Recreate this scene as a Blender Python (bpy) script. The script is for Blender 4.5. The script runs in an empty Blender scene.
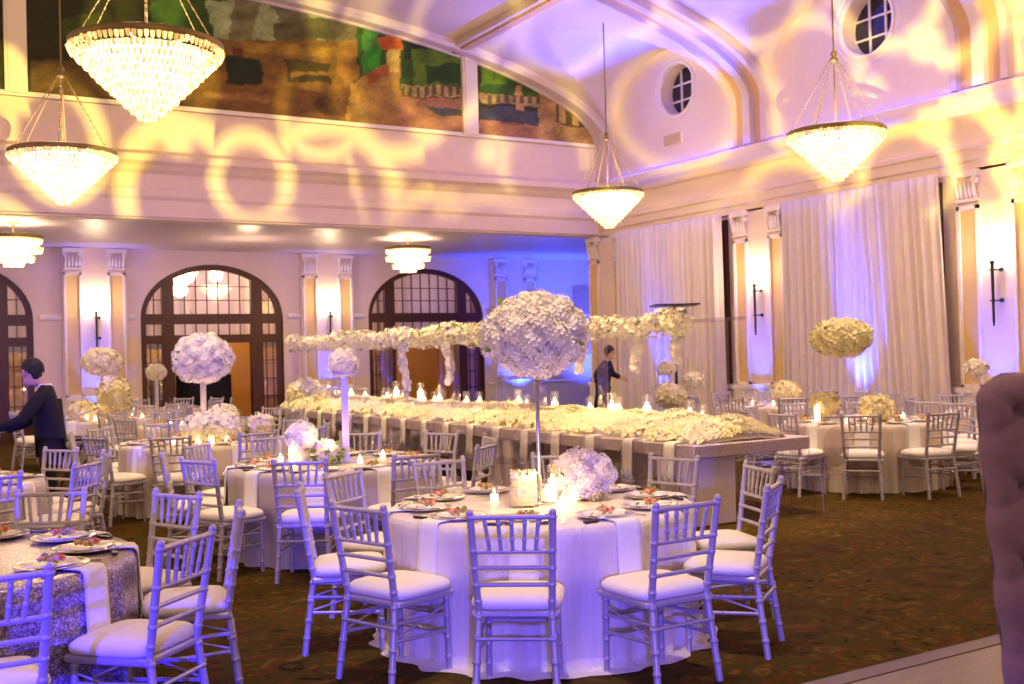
import bpy, math, random
from math import sin, cos, pi, sqrt, atan2, radians as R, tan, atan
from mathutils import Vector, Matrix, noise
random.seed(7)
SC = bpy.context.scene
COL = SC.collection

# ------------------------------------------------------------------ camera
FPX = 1080.0; YAW = R(31.0); PITCH = 0.0102; ROLL = 0.027; EYE = 1.69
AX = Vector((sin(YAW), cos(YAW))); RT = Vector((cos(YAW), -sin(YAW)))
cam = bpy.data.cameras.new('camera'); camo = bpy.data.objects.new('camera', cam); COL.objects.link(camo)
MC = Matrix.Rotation(-YAW, 4, 'Z') @ Matrix.Rotation(pi/2+PITCH, 4, 'X') @ Matrix.Rotation(-ROLL, 4, 'Z')
camo.matrix_world = Matrix.Translation((0, 0, EYE)) @ MC
cam.sensor_width = 36; cam.lens = FPX/1024*36; cam.clip_end = 200
cam.dof.use_dof = True; cam.dof.focus_distance = 6.4; cam.dof.aperture_fstop = 4.0
SC.camera = camo
MCI = MC.inverted()
def proj(p):
    v = MCI @ Vector((p[0], p[1], p[2]-EYE))
    return (512+FPX*v.x/max(1e-4, -v.z), 342-FPX*v.y/max(1e-4, -v.z), -v.z)
def G(px, depth, z=0.8):
    """ground point seen at column px, at the given distance, at height z"""
    lat = (px-512)/FPX*depth
    for _ in range(4):
        p = AX*depth+RT*lat
        q = proj((p.x, p.y, z)); lat += (px-q[0])/FPX*depth
    return AX*depth+RT*lat

# ------------------------------------------------------------------ mesh builder
class MB:
    def __init__(s): s.v=[]; s.f=[]; s.m=[]; s.sm=[]; s.M=None
    def add(s, vs, fs, m=0, sm=False):
        o=len(s.v)
        if s.M is not None: vs=[s.M @ Vector(v) for v in vs]
        s.v += [tuple(v) for v in vs]
        for f in fs: s.f.append([i+o for i in f]); s.m.append(m); s.sm.append(sm)
    def box(s, a, b, m=0):
        (x0,y0,z0),(x1,y1,z1)=a,b
        if x0>x1: x0,x1=x1,x0
        if y0>y1: y0,y1=y1,y0
        if z0>z1: z0,z1=z1,z0
        s.add([(x0,y0,z0),(x1,y0,z0),(x1,y1,z0),(x0,y1,z0),(x0,y0,z1),(x1,y0,z1),(x1,y1,z1),(x0,y1,z1)],
              [(0,3,2,1),(4,5,6,7),(0,1,5,4),(1,2,6,5),(2,3,7,6),(3,0,4,7)], m)
    def rbox(s, a, b, r=0.01, m=0):
        """box with chamfered edges"""
        (x0,y0,z0),(x1,y1,z1)=a,b
        vs=[];
        for z,i in ((z0,r),(z0+r,0),(z1-r,0),(z1,r)):
            for (x,y) in ((x0+i+ (r if i==0 else 0),y0+i),(x1-i-(r if i==0 else 0),y0+i),(x1-i,y0+i+(r if i==0 else 0)),(x1-i,y1-i-(r if i==0 else 0)),
                          (x1-i-(r if i==0 else 0),y1-i),(x0+i+(r if i==0 else 0),y1-i),(x0+i,y1-i-(r if i==0 else 0)),(x0+i,y0+i+(r if i==0 else 0))):
                vs.append((x,y,z))
        fs=[tuple(reversed(range(8))), tuple(range(24,32))]
        for k in range(3):
            for j in range(8): fs.append((k*8+j,k*8+(j+1)%8,k*8+8+(j+1)%8,k*8+8+j))
        s.add(vs,fs,m)
    def tube(s, pts, rad, n=8, m=0, cap=True, sm=True):
        pts=[Vector(p) for p in pts]; rad=rad if isinstance(rad,(list,tuple)) else [rad]*len(pts)
        vs=[]; fs=[]; up=None
        for i,p in enumerate(pts):
            t=(pts[min(i+1,len(pts)-1)]-pts[max(i-1,0)]).normalized()
            if up is None: up=Vector((0,0,1)) if abs(t.z)<0.9 else Vector((1,0,0))
            u=t.cross(up).normalized(); w=u.cross(t).normalized(); up=w
            for k in range(n):
                a=2*pi*k/n; vs.append(p+u*cos(a)*rad[i]+w*sin(a)*rad[i])
        for i in range(len(pts)-1):
            for k in range(n): fs.append((i*n+k,i*n+(k+1)%n,(i+1)*n+(k+1)%n,(i+1)*n+k))
        s.add(vs,fs,m,sm)
        if cap: s.add(vs[:n]+vs[-n:],[tuple(reversed(range(n))),tuple(range(n,2*n))],m,False)
    def lathe(s, prof, n=24, m=0, c=(0,0,0), sm=True, cap=False):
        vs=[]; fs=[]
        for r,z in prof:
            for k in range(n): a=2*pi*k/n; vs.append((c[0]+r*cos(a),c[1]+r*sin(a),c[2]+z))
        for i in range(len(prof)-1):
            for k in range(n): fs.append((i*n+k,i*n+(k+1)%n,(i+1)*n+(k+1)%n,(i+1)*n+k))
        if cap: fs.append(tuple(reversed(range(n)))); fs.append(tuple(range((len(prof)-1)*n,len(prof)*n)))
        s.add(vs,fs,m,sm)
    def sphere(s, c, r, n=10, m=0, sq=(1,1,1)):
        k=max(4,n//2+1); vs=[]; fs=[]
        for i in range(k+1):
            a=pi*i/k
            for j in range(n): b=2*pi*j/n; vs.append((c[0]+r*sq[0]*sin(a)*cos(b),c[1]+r*sq[1]*sin(a)*sin(b),c[2]+r*sq[2]*cos(a)))
        for i in range(k):
            for j in range(n): fs.append((i*n+j,(i+1)*n+j,(i+1)*n+(j+1)%n,i*n+(j+1)%n))
        s.add(vs,fs,m,True)
    def build(s, name, mats, parent=None):
        me=bpy.data.meshes.new(name); me.from_pydata(s.v,[],s.f)
        if not isinstance(mats,(list,tuple)): mats=[mats]
        for m in mats: me.materials.append(m)
        me.polygons.foreach_set('material_index',s.m); me.polygons.foreach_set('use_smooth',s.sm)
        me.update(); o=bpy.data.objects.new(name,me); COL.objects.link(o)
        if parent: o.parent=parent
        return o

def tag(o,label=None,cat=None,group=None,kind=None):
    if label: o['label']=label
    if cat: o['category']=cat
    if group: o['group']=group
    if kind: o['kind']=kind
    return o
def struct(name,mb,mats,parent=None):
    o=mb.build(name,mats,parent)
    if parent is None: o['kind']='structure'
    return o
def empty(name,loc=(0,0,0),rz=0,label=None,cat=None,group=None,kind=None):
    o=bpy.data.objects.new(name,None); COL.objects.link(o); o.location=loc; o.rotation_euler=(0,0,rz); o.empty_display_size=.1
    return tag(o,label,cat,group,kind)
def dup(root,loc,rz=0,label=None,group=None,sc=None):
    r=root.copy(); COL.objects.link(r); r.location=loc; r.rotation_euler=(0,0,rz)
    if sc: r.scale=(sc,sc,sc)
    if label: r['label']=label
    if group: r['group']=group
    for ch in list(root.children):
        c=ch.copy(); COL.objects.link(c); c.parent=r
        for g in ch.children:
            d=g.copy(); COL.objects.link(d); d.parent=c
    return r
def place(proto,loc,rz,label,group=None,sc=None):
    """first call moves the prototype itself, later calls copy it"""
    if not proto.get('_u'):
        proto['_u']=1; proto.location=loc; proto.rotation_euler=(0,0,rz); proto['label']=label
        if group: proto['group']=group
        if sc: proto.scale=(sc,sc,sc)
        return proto
    return dup(proto,loc,rz,label,group,sc)

# ------------------------------------------------------------------ materials
def mat(name,col,rough=.6,metal=0.,emit=None,es=0.,var=0.,vs=8.,bump=0.,bs=40.,spec=None,sheen=0,trans=None):
    m=bpy.data.materials.new(name); m.use_nodes=True; nt=m.node_tree; b=nt.nodes['Principled BSDF']
    b.inputs['Base Color'].default_value=(*col,1); b.inputs['Roughness'].default_value=rough; b.inputs['Metallic'].default_value=metal
    if spec is not None: b.inputs['Specular IOR Level'].default_value=spec
    if sheen: b.inputs['Sheen Weight'].default_value=sheen
    if emit: b.inputs['Emission Color'].default_value=(*emit,1); b.inputs['Emission Strength'].default_value=es
    tc=nt.nodes.new('ShaderNodeTexCoord')
    n=nt.nodes.new('ShaderNodeTexNoise'); n.inputs['Scale'].default_value=vs; n.inputs['Detail'].default_value=4
    nt.links.new(tc.outputs['Object'],n.inputs['Vector'])
    mx=nt.nodes.new('ShaderNodeMix'); mx.data_type='RGBA'
    v=max(var,.04)
    mx.inputs[6].default_value=(*[c*(1-v) for c in col],1); mx.inputs[7].default_value=(*[min(1,c*(1+v)) for c in col],1)
    nt.links.new(n.outputs['Fac'],mx.inputs[0]); nt.links.new(mx.outputs[2],b.inputs['Base Color'])
    if bump:
        n2=nt.nodes.new('ShaderNodeTexNoise'); n2.inputs['Scale'].default_value=bs; nt.links.new(tc.outputs['Object'],n2.inputs['Vector'])
        bp=nt.nodes.new('ShaderNodeBump'); bp.inputs['Strength'].default_value=bump; bp.inputs['Distance'].default_value=.02
        nt.links.new(n2.outputs['Fac'],bp.inputs['Height']); nt.links.new(bp.outputs[0],b.inputs['Normal'])
    return m
def streaks(m,sc=(14,14,.5),st=.7,dist=.03):
    nt=m.node_tree; b=nt.nodes['Principled BSDF']; tc=nt.nodes.new('ShaderNodeTexCoord'); mp=nt.nodes.new('ShaderNodeMapping'); mp.inputs['Scale'].default_value=sc
    n=nt.nodes.new('ShaderNodeTexNoise'); n.inputs['Scale'].default_value=1; n.inputs['Detail'].default_value=3; n.inputs['Distortion'].default_value=.3
    bp=nt.nodes.new('ShaderNodeBump'); bp.inputs['Strength'].default_value=st; bp.inputs['Distance'].default_value=dist
    nt.links.new(tc.outputs['Object'],mp.inputs[0]); nt.links.new(mp.outputs[0],n.inputs['Vector']); nt.links.new(n.outputs['Fac'],bp.inputs['Height']); nt.links.new(bp.outputs[0],b.inputs['Normal'])
def glassmat(name,tint=(.9,.9,1),refl=.15,rough=.03,tcol=(.95,.95,.97)):
    m=bpy.data.materials.new(name); m.use_nodes=True; nt=m.node_tree; nt.nodes.clear()
    o=nt.nodes.new('ShaderNodeOutputMaterial'); t=nt.nodes.new('ShaderNodeBsdfTransparent'); g=nt.nodes.new('ShaderNodeBsdfGlossy')
    t.inputs[0].default_value=(*tcol,1); g.inputs[0].default_value=(*tint,1); g.inputs[1].default_value=rough
    mx=nt.nodes.new('ShaderNodeMixShader'); mx.inputs[0].default_value=refl
    nt.links.new(t.outputs[0],mx.inputs[1]); nt.links.new(g.outputs[0],mx.inputs[2]); nt.links.new(mx.outputs[0],o.inputs[0])
    return m
M={}
M['wall']=mat('wall_plaster',(.80,.64,.53),.75,bump=.05,bs=15)
M['vault']=mat('vault_plaster',(.64,.51,.50),.8,bump=.05)
M['white']=mat('white_trim',(.85,.75,.66),.5)
M['ochre']=mat('ochre_panel',(.72,.50,.19),.6)
M['tan']=mat('tan_panel',(.55,.33,.18),.6)
M['recess']=mat('recess_ceiling_paint',(.62,.52,.56),.35)
M['wood']=mat('dark_wood',(.075,.018,.007),.45,var=.4,vs=12)
M['orangewall']=mat('corridor_wall',(.62,.30,.04),.6)
M['darkglass']=mat('dark_glass',(.02,.015,.03),.08)
M['silver']=mat('silver_chair_paint',(.54,.50,.60),.42,metal=.35,var=.06)
M['cushion']=mat('cushion_fabric',(.92,.87,.83),.8,bump=.1,bs=60)
M['linen']=mat('white_linen',(.88,.85,.84),.8,bump=.1,bs=120)
M['satin']=mat('satin_cloth',(.80,.72,.70),.34,var=.1,vs=4,sheen=.3)
M['greycloth']=mat('grey_cloth',(.52,.45,.45),.45,var=.12,vs=5,sheen=.2)
M['beige']=mat('beige_cloth',(.72,.62,.52),.5,var=.1,vs=5)
M['flower']=mat('white_petals',(.90,.84,.74),.7,var=.08,vs=20)
M['flowery']=mat('cream_petals',(.90,.80,.48),.7,var=.12,vs=20)
M['flowerw']=mat('ivory_petals',(.93,.86,.66),.7,var=.1,vs=20)
M['leaf']=mat('green_leaf',(.22,.34,.06),.5,var=.3)
M['core']=mat('blossom_core',(.88,.81,.66),.9)
M['china']=mat('white_china',(.85,.82,.80),.2)
M['chrome']=mat('silver_rim',(.7,.66,.68),.18,metal=.9)
M['black']=mat('black_metal',(.015,.013,.02),.35)
M['blackcloth']=mat('black_cloth',(.008,.007,.009),.85)
M['skin']=mat('skin',(.62,.36,.25),.55)
M['hair']=mat('dark_hair',(.02,.012,.008),.6)
M['salad']=mat('salad_greens',(.42,.42,.14),.6,var=.4,vs=60)
M['orange']=mat('orange_salad',(.85,.42,.22),.4,var=.3,vs=60)
M['red']=mat('tomato_red',(.70,.12,.06),.35)
M['gold']=mat('gold_metal',(.65,.45,.16),.3,metal=.8)
M['bronze']=mat('bronze_ring',(.22,.15,.06),.45,metal=.4)
M['wax']=mat('candle_wax',(.95,.85,.62),.5,emit=(1,.72,.35),es=2.2)
M['flame']=mat('candle_flame',(1,.8,.4),.5,emit=(1,.72,.32),es=9)
M['shade']=mat('sconce_glass',(1,.9,.7),.5,emit=(1,.85,.58),es=14)
M['bulb']=mat('chandelier_bulb',(1,.9,.7),.5,emit=(1,.80,.46),es=9)
M['tuft']=mat('tufted_velvet',(.30,.17,.33),.7,sheen=.5)
M['glass']=glassmat('clear_glass',refl=.07,tcol=(.98,.98,.99))
M['acrylic']=glassmat('clear_acrylic',(.9,.85,1),.14,.05,(.93,.91,.95))
M['pane']=glassmat('window_pane',(.9,.85,.9),.38,.02,(.85,.8,.85))
for k_ in ('satin','greycloth','beige'): streaks(M[k_])
M['frost']=mat('pale_curtain',(.75,.68,.78),.7)
_n=M['frost'].node_tree; _t=_n.nodes.new('ShaderNodeBsdfTranslucent'); _t.inputs[0].default_value=(.9,.82,.88,1); _x=_n.nodes.new('ShaderNodeMixShader'); _x.inputs[0].default_value=.6
_n.links.new(_n.nodes['Principled BSDF'].outputs[0],_x.inputs[1]); _n.links.new(_t.outputs[0],_x.inputs[2]); _n.links.new(_x.outputs[0],_n.nodes['Material Output'].inputs[0])
M['ledlens']=mat('uplight_lens',(.2,.3,1),.3,emit=(.15,.3,1),es=12)
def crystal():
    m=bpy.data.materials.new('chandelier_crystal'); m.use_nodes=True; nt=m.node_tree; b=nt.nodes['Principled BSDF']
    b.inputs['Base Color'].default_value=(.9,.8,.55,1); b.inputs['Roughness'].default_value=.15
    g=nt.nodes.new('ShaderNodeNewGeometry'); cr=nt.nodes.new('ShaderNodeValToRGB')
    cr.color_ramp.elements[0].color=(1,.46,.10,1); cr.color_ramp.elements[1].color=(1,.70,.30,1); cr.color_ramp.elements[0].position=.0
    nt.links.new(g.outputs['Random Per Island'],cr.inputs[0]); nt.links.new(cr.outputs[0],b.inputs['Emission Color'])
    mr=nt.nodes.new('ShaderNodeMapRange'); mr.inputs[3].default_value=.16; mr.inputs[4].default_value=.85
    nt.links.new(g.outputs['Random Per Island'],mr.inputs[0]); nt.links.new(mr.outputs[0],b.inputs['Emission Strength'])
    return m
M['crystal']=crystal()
def sequin(name,base,hi,scale):
    m=bpy.data.materials.new(name); m.use_nodes=True; nt=m.node_tree; b=nt.nodes['Principled BSDF']
    tc=nt.nodes.new('ShaderNodeTexCoord'); v=nt.nodes.new('ShaderNodeTexVoronoi'); v.inputs['Scale'].default_value=scale
    nt.links.new(tc.outputs['Object'],v.inputs['Vector'])
    cr=nt.nodes.new('ShaderNodeValToRGB'); cr.color_ramp.elements[0].color=(*base,1); cr.color_ramp.elements[1].color=(*hi,1)
    sx=nt.nodes.new('ShaderNodeSeparateColor'); nt.links.new(v.outputs['Color'],sx.inputs[0]); nt.links.new(sx.outputs[0],cr.inputs[0])
    cr.color_ramp.elements[0].position=.4; cr.color_ramp.elements[1].position=.95
    nt.links.new(cr.outputs[0],b.inputs['Base Color']); b.inputs['Metallic'].default_value=.6; b.inputs['Roughness'].default_value=.3
    bp=nt.nodes.new('ShaderNodeBump'); bp.inputs['Strength'].default_value=.6; bp.inputs['Distance'].default_value=.01
    nt.links.new(sx.outputs[1],bp.inputs['Height']); nt.links.new(bp.outputs[0],b.inputs['Normal'])
    return m
M['sequin']=sequin('sequin_cloth',(.20,.16,.24),(.72,.62,.75),150)
M['glitter']=sequin('glitter_table_top',(.62,.52,.56),(.85,.76,.8),110)
def carpet():
    m=bpy.data.materials.new('patterned_carpet'); m.use_nodes=True; nt=m.node_tree; b=nt.nodes['Principled BSDF']; L=nt.links
    tc=nt.nodes.new('ShaderNodeTexCoord')
    n=nt.nodes.new('ShaderNodeTexNoise'); n.inputs['Scale'].default_value=5; n.inputs['Detail'].default_value=6; n.inputs['Distortion'].default_value=2.2
    L.new(tc.outputs['Object'],n.inputs['Vector'])
    cr=nt.nodes.new('ShaderNodeValToRGB'); e=cr.color_ramp.elements
    e[0].position=.32; e[0].color=(0.020,0.012,0.002,1); e[1].position=.72; e[1].color=(0.19,0.125,0.016,1)
    for p,c in ((.42,(0.078,0.048,0.006,1)),(.5,(0.05,0.05,0.006,1)),(.56,(0.125,0.03,0.007,1)),(.63,(0.10,0.075,0.009,1))):
        x=e.new(p); x.color=c
    L.new(n.outputs['Fac'],cr.inputs[0])
    # medallions on a regular grid
    mp=nt.nodes.new('ShaderNodeMapping'); mp.inputs['Scale'].default_value=(.62,.62,0)
    L.new(tc.outputs['Object'],mp.inputs[0])
    vo=nt.nodes.new('ShaderNodeTexVoronoi'); vo.inputs['Scale'].default_value=1; vo.inputs['Randomness'].default_value=.15
    L.new(mp.outputs[0],vo.inputs['Vector'])
    nn=nt.nodes.new('ShaderNodeTexNoise'); nn.inputs['Scale'].default_value=14; L.new(tc.outputs['Object'],nn.inputs['Vector'])
    ad=nt.nodes.new('ShaderNodeMath'); ad.operation='MULTIPLY_ADD'; ad.inputs[1].default_value=.16; L.new(nn.outputs['Fac'],ad.inputs[0]); L.new(vo.outputs['Distance'],ad.inputs[2])
    w=nt.nodes.new('ShaderNodeMath'); w.operation='MULTIPLY'; w.inputs[1].default_value=38; L.new(ad.outputs[0],w.inputs[0])
    sn=nt.nodes.new('ShaderNodeMath'); sn.operation='SINE'; L.new(w.outputs[0],sn.inputs[0])
    c2=nt.nodes.new('ShaderNodeValToRGB'); c2.color_ramp.elements[0].color=(0.0500,0.0193,0.0087,1); c2.color_ramp.elements[1].color=(0.0800,0.0550,0.0186,1)
    c2.color_ramp.elements[0].position=.3; c2.color_ramp.elements[1].position=.8
    L.new(sn.outputs[0],c2.inputs[0])
    mr=nt.nodes.new('ShaderNodeMapRange'); mr.inputs[1].default_value=.34; mr.inputs[2].default_value=.46; mr.inputs[3].default_value=.35; mr.inputs[4].default_value=0
    L.new(ad.outputs[0],mr.inputs[0])
    mx=nt.nodes.new('ShaderNodeMix'); mx.data_type='RGBA'; L.new(mr.outputs[0],mx.inputs[0]); L.new(cr.outputs[0],mx.inputs[6]); L.new(c2.outputs[0],mx.inputs[7])
    L.new(mx.outputs[2],b.inputs['Base Color']); b.inputs['Roughness'].default_value=.95; b.inputs['Specular IOR Level'].default_value=.1
    bp=nt.nodes.new('ShaderNodeBump'); bp.inputs['Strength'].default_value=.3; n3=nt.nodes.new('ShaderNodeTexNoise'); n3.inputs['Scale'].default_value=120
    L.new(tc.outputs['Object'],n3.inputs['Vector']); L.new(n3.outputs['Fac'],bp.inputs['Height']); L.new(bp.outputs[0],b.inputs['Normal'])
    return m
M['carpet']=carpet()
def parquet():
    m=bpy.data.materials.new('parquet'); m.use_nodes=True; nt=m.node_tree; b=nt.nodes['Principled BSDF']; L=nt.links
    tc=nt.nodes.new('ShaderNodeTexCoord'); br=nt.nodes.new('ShaderNodeTexBrick'); br.inputs['Scale'].default_value=1
    br.inputs['Brick Width'].default_value=.9; br.inputs['Row Height'].default_value=.09; br.inputs['Mortar Size'].default_value=.003
    br.inputs['Color1'].default_value=(.17,.095,.035,1); br.inputs['Color2'].default_value=(.12,.065,.025,1); br.inputs['Mortar'].default_value=(.08,.04,.02,1)
    L.new(tc.outputs['Object'],br.inputs['Vector']); L.new(br.outputs['Color'],b.inputs['Base Color']); b.inputs['Roughness'].default_value=.4
    return m
M['parquet']=parquet()

# ------------------------------------------------------------------ room shell
XW=14.7; YF=20.3; YB=25.8; XL=-9.3; Z1=4.32; Z2=6.4; YN=-4.7
f=MB(); f.box((XL-.2,YN-4,-.2),(XW+5,YB+6,0)); struct('floor',f,M['carpet'])
f=MB(); f.box((2.4,-6,0.0),(XW-1.5,3.72,.03)); f.box((2.4-.08,3.72,0),(XW-1.5,3.84,.034),1)
tag(f.build('dance_floor',[M['parquet'],M['wood']]),'pale wooden parquet dance floor laid over the carpet at lower right','dance floor')

def sweep(mb,prof,a,b,out,m=0):
    """prof: (outward,z); a->b horizontal line on the wall"""
    a=Vector(a); b=Vector(b); out=Vector(out); n=len(prof); vs=[]
    for p in (a,b):
        for d,z in prof: q=p+out*d; vs.append((q.x,q.y,z))
    fs=[(i,i+1,n+i+1,n+i) for i in range(n-1)]
    fs+= [tuple(range(n)),tuple(reversed(range(n,2*n)))]
    mb.add(vs,fs,m)
ENT=[(0,4.28),(.10,4.28),(.10,4.42),(.14,4.45),(.14,4.60),(.18,4.63),(.18,4.70),(.10,4.74),(.10,5.12),(.16,5.16),(.20,5.24),(.34,5.30),(.38,5.36),(.38,5.46),(.30,5.50),(.12,5.54),(0,5.56)]

# right wall (with lunettes, round windows)
rw=MB(); rw.box((XW,YN,0),(XW+.4,YF,5.5))
bays=[17.8,12.8,7.8,2.8,-2.2]
HWR=.52
for yc in bays:
    zc=7.12
    sq=[]; n=48
    hole=[]
    for k in range(n):
        a=2*pi*k/n; hole.append((cos(a)*HWR,sin(a)*HWR))
    outer=[]
    yo=-.3; hy=2.5; z0=5.5-zc; z1=9.3-zc
    for k in range(n):
        a=2*pi*k/n; c,s_=cos(a),sin(a); t=1e9
        if c>1e-6: t=min(t,(hy-yo)/c)
        if c<-1e-6: t=min(t,-(hy+yo)/c)
        if s_>1e-6: t=min(t,z1/s_)
        if s_<-1e-6: t=min(t,z0/s_)
        outer.append((c*t,s_*t))
    # snap corners
    for cy,cz in ((hy-yo,z1),(-hy-yo,z1),(-hy-yo,z0),(hy-yo,z0)):
        j=min(range(n),key=lambda i:(outer[i][0]-cy)**2+(outer[i][1]-cz)**2); outer[j]=(cy,cz)
    vs=[(XW,yc+yo+p[0],zc+p[1]) for p in hole]+[(XW,yc+yo+p[0],zc+p[1]) for p in outer]+[(XW+.35,yc+yo+p[0],zc+p[1]) for p in hole]
    fs=[(k,(k+1)%n,n+(k+1)%n,n+k) for k in range(n)]+[(k,2*n+k,2*n+(k+1)%n,(k+1)%n) for k in range(n)]
    rw.add(vs,fs,0,False)
struct('wall_right',rw,M['wall'])
for i,yc in enumerate(bays[:3]):
    zc=7.12
    w=empty('window_%d'%(i+1),(XW+.3,yc-.3,zc),kind='structure')
    p=MB(); vs=[(0.02,cos(2*pi*k/32)*HWR,sin(2*pi*k/32)*HWR) for k in range(32)]; p.add(vs,[tuple(range(32))]); p.build('glass_pane',M['darkglass'],w)
    p=MB()
    for t in (-.17,.17):
        h=sqrt(HWR**2-t*t); p.box((-.03,t-.015,-h),(.01,t+.015,h)); p.box((-.028,-h,t-.015),(.01,h,t+.015))
    p.build('glazing_bars',M['white'],w)
    p=MB(); pts=[(-.31,cos(2*pi*k/48)*(HWR+.05),sin(2*pi*k/48)*(HWR+.05)) for k in range(49)]; p.tube(pts,.03,8,cap=False); 
    pts=[(-.30,cos(2*pi*k/48)*(HWR+.17),sin(2*pi*k/48)*(HWR+.17)) for k in range(49)]; p.tube(pts,.018,6,cap=False); p.build('round_frame',M['white'],w)

t=MB(); sweep(t,ENT,(XW,YN,0),(XW,YF,0),(-1,0,0)); struct('trim_1',t,M['wall'])
t=MB(); sweep(t,[(0,0),(.08,0),(.08,.30),(.05,.34),(.05,.84),(.09,.88),(.09,.95),(0,.97)],(XW,YN,0),(XW,YF,0),(-1,0,0)); struct('baseboard_right',t,M['white'])

# balcony / fascia over the recess
f=MB(); f.box((XL,YF,Z1),(XW+.4,YF+.35,Z2+.02)); 
f.box((XL,YF+.35,Z1),(XW+5,YB+.3,Z1+.3),1); struct('wall_balcony',f,[M['wall'],M['recess']])
t=MB(); sweep(t,[(0,4.34),(.05,4.36),(.05,4.66),(.10,4.72),(.10,4.86),(.06,4.90),(.06,5.14),(.14,5.20),(.20,5.28),(.30,5.34),(.30,5.46),(.20,5.50),(.10,5.55),(0,5.58)],(XW,YF,0),(XL,YF,0),(0,-1,0)); struct('trim_2',t,M['wall'])

def zmain(x):
    u=(x-2.7)/12.0
    return 6.4+2.5*sqrt(max(0,1-u*u))
def vault():
    mb=MB(); nx=150
    xs=[2.7-12*cos(pi*i/nx) for i in range(nx+1)]
    for yc in bays:
        c=2.0; ny=36
        ys=[yc-c*cos(pi*j/ny) for j in range(ny+1)]
        vs=[]; fs=[]
        for y in ys:
            zc=6.4+1.62*sqrt(max(0,1-((y-yc)/c)**2))
            for x in xs: vs.append((x,y,max(zmain(x),zc)))
        for j in range(ny):
            for i in range(nx): a=j*(nx+1)+i; fs.append((a,a+1,a+nx+2,a+nx+1))
        mb.add(vs,fs,0,False)
    # ribs
    prof=[(-.5,.3),(-.5,-.16),(-.38,-.16),(-.35,-.07),(-.13,-.07),(-.10,-.16),(.10,-.16),(.13,-.07),(.35,-.07),(.38,-.16),(.5,-.16),(.5,.3)]
    for yc in (20.3,15.3,10.3,5.3,.3):
        pf=prof if yc<20 else [(-.5,.3),(-.5,-.10),(-.45,-.16),(-.30,-.16),(-.28,-.12),(-.1,-.12),(-.08,-.16),(0,-.16),(0,.3)]
        vs=[]; n=len(pf)
        xr=[2.7-12*cos(pi*i/nx) for i in range(nx+1)]
        pts=[(xr[0],5.56)]+[(x,zmain(x)) for x in xr]+[(xr[-1],5.56)]
        for i,(x,z) in enumerate(pts):
            nxv=(x-2.7)/144; nzv=(z-6.4)/6.25 if z>6.4 else 0
            L=sqrt(nxv*nxv+nzv*nzv) or 1
            if i in (0,len(pts)-1): nxv=1 if x>2.7 else -1; nzv=0; L=1
            for dy,d in pf: vs.append((x+nxv/L*d,yc+dy,z+nzv/L*d))
        fs=[];ms=[]
        for i in range(len(pts)-1):
            for k in range(n-1):
                a=i*n+k
                mb.add([vs[a],vs[a+1],vs[a+n+1],vs[a+n]],[(0,1,2,3)],1 if (yc<20 and k in (3,7)) else 0)
    # longitudinal mouldings
    for xx in (10.95,-5.55):
        z=zmain(xx); mb.box((xx-.22,YN,z-.09),(xx+.22,YF,z+.3),0); mb.box((xx-.10,YN,z-.13),(xx+.10,YF,z-.09),1)
    mb.box((XL-.3,YN,9.3),(XW+.4,YF+.3,9.5))
    struct('ceiling',mb,[M['vault'],M['tan']])
vault()

# back wall of the recess with arched openings
DX=[1.52,7.21,12.9]; DH=1.70; ZI=2.74; ZA=1.26
bw=MB()
segs=[]
xs=[XL]
for d in DX: xs+= [d-DH*cos(pi*k/24) for k in range(25)]
xs.append(XW+5)
for a,b in zip(xs[:-1],xs[1:]):
    if b-a<1e-6: continue
    mid=(a+b)/2; d=min(DX,key=lambda q:abs(q-mid))
    if abs(mid-d)<DH:
        za=ZI+ZA*sqrt(max(0,1-((a-d)/DH)**2)); zb=ZI+ZA*sqrt(max(0,1-((b-d)/DH)**2))
        bw.add([(a,YB,za),(b,YB,zb),(b,YB,Z1+.1),(a,YB,Z1+.1),(a,YB+.3,za),(b,YB+.3,zb)],[(0,1,2,3),(0,4,5,1)])
    else: bw.box((a,YB,0),(b,YB+.3,Z1+.1))
for d in DX:
    for s in (-1,1): bw.box((d+s*DH,YB,0),(d+s*(DH+.001),YB+.3,ZI))
struct('wall_back',bw,M['wall'])
t=MB()
ed=[XL]+sum([[d-DH-.12,d+DH+.12] for d in DX],[])+[XW+5]
for a,b in zip(ed[::2],ed[1::2]):
    sweep(t,[(0,2.68),(.05,2.70),(.07,2.74),(.05,2.80),(0,2.82)],(b,YB,0),(a,YB,0),(0,-1,0))
for d in DX:
    for rr,w in ((.10,.035),(.32,.02)):
        pts=[(d+s*(DH+rr),YB-.01,z) for s,z in ((-1,0.0),(-1,ZI))]+[(d-(DH+rr)*cos(pi*k/24),YB-.01,ZI+(ZA+rr)*sin(pi*k/24)) for k in range(25)]+[(d+DH+rr,YB-.01,ZI),(d+DH+rr,YB-.01,0)]
        if rr>.2: pts=pts[1:-1]
        t.tube(pts[1:] if rr<.2 else pts,w,6)
struct('trim_3',t,M['white'])
t=MB(); sweep(t,[(0,0),(.06,0),(.06,.8),(.09,.85),(0,.9)],(XL,YB,0),(DX[0]-DH-.1,YB,0),(0,-1,0))
for a,b in zip([DX[0]+DH+.1,DX[1]+DH+.1,DX[2]+DH+.1],[DX[1]-DH-.1,DX[2]-DH-.1,XW+5]): sweep(t,[(0,0),(.06,0),(.06,.8),(.09,.85),(0,.9)],(b,YB,0),(a,YB,0),(0,-1,0))
struct('baseboard_back',t,M['white'])
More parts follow.
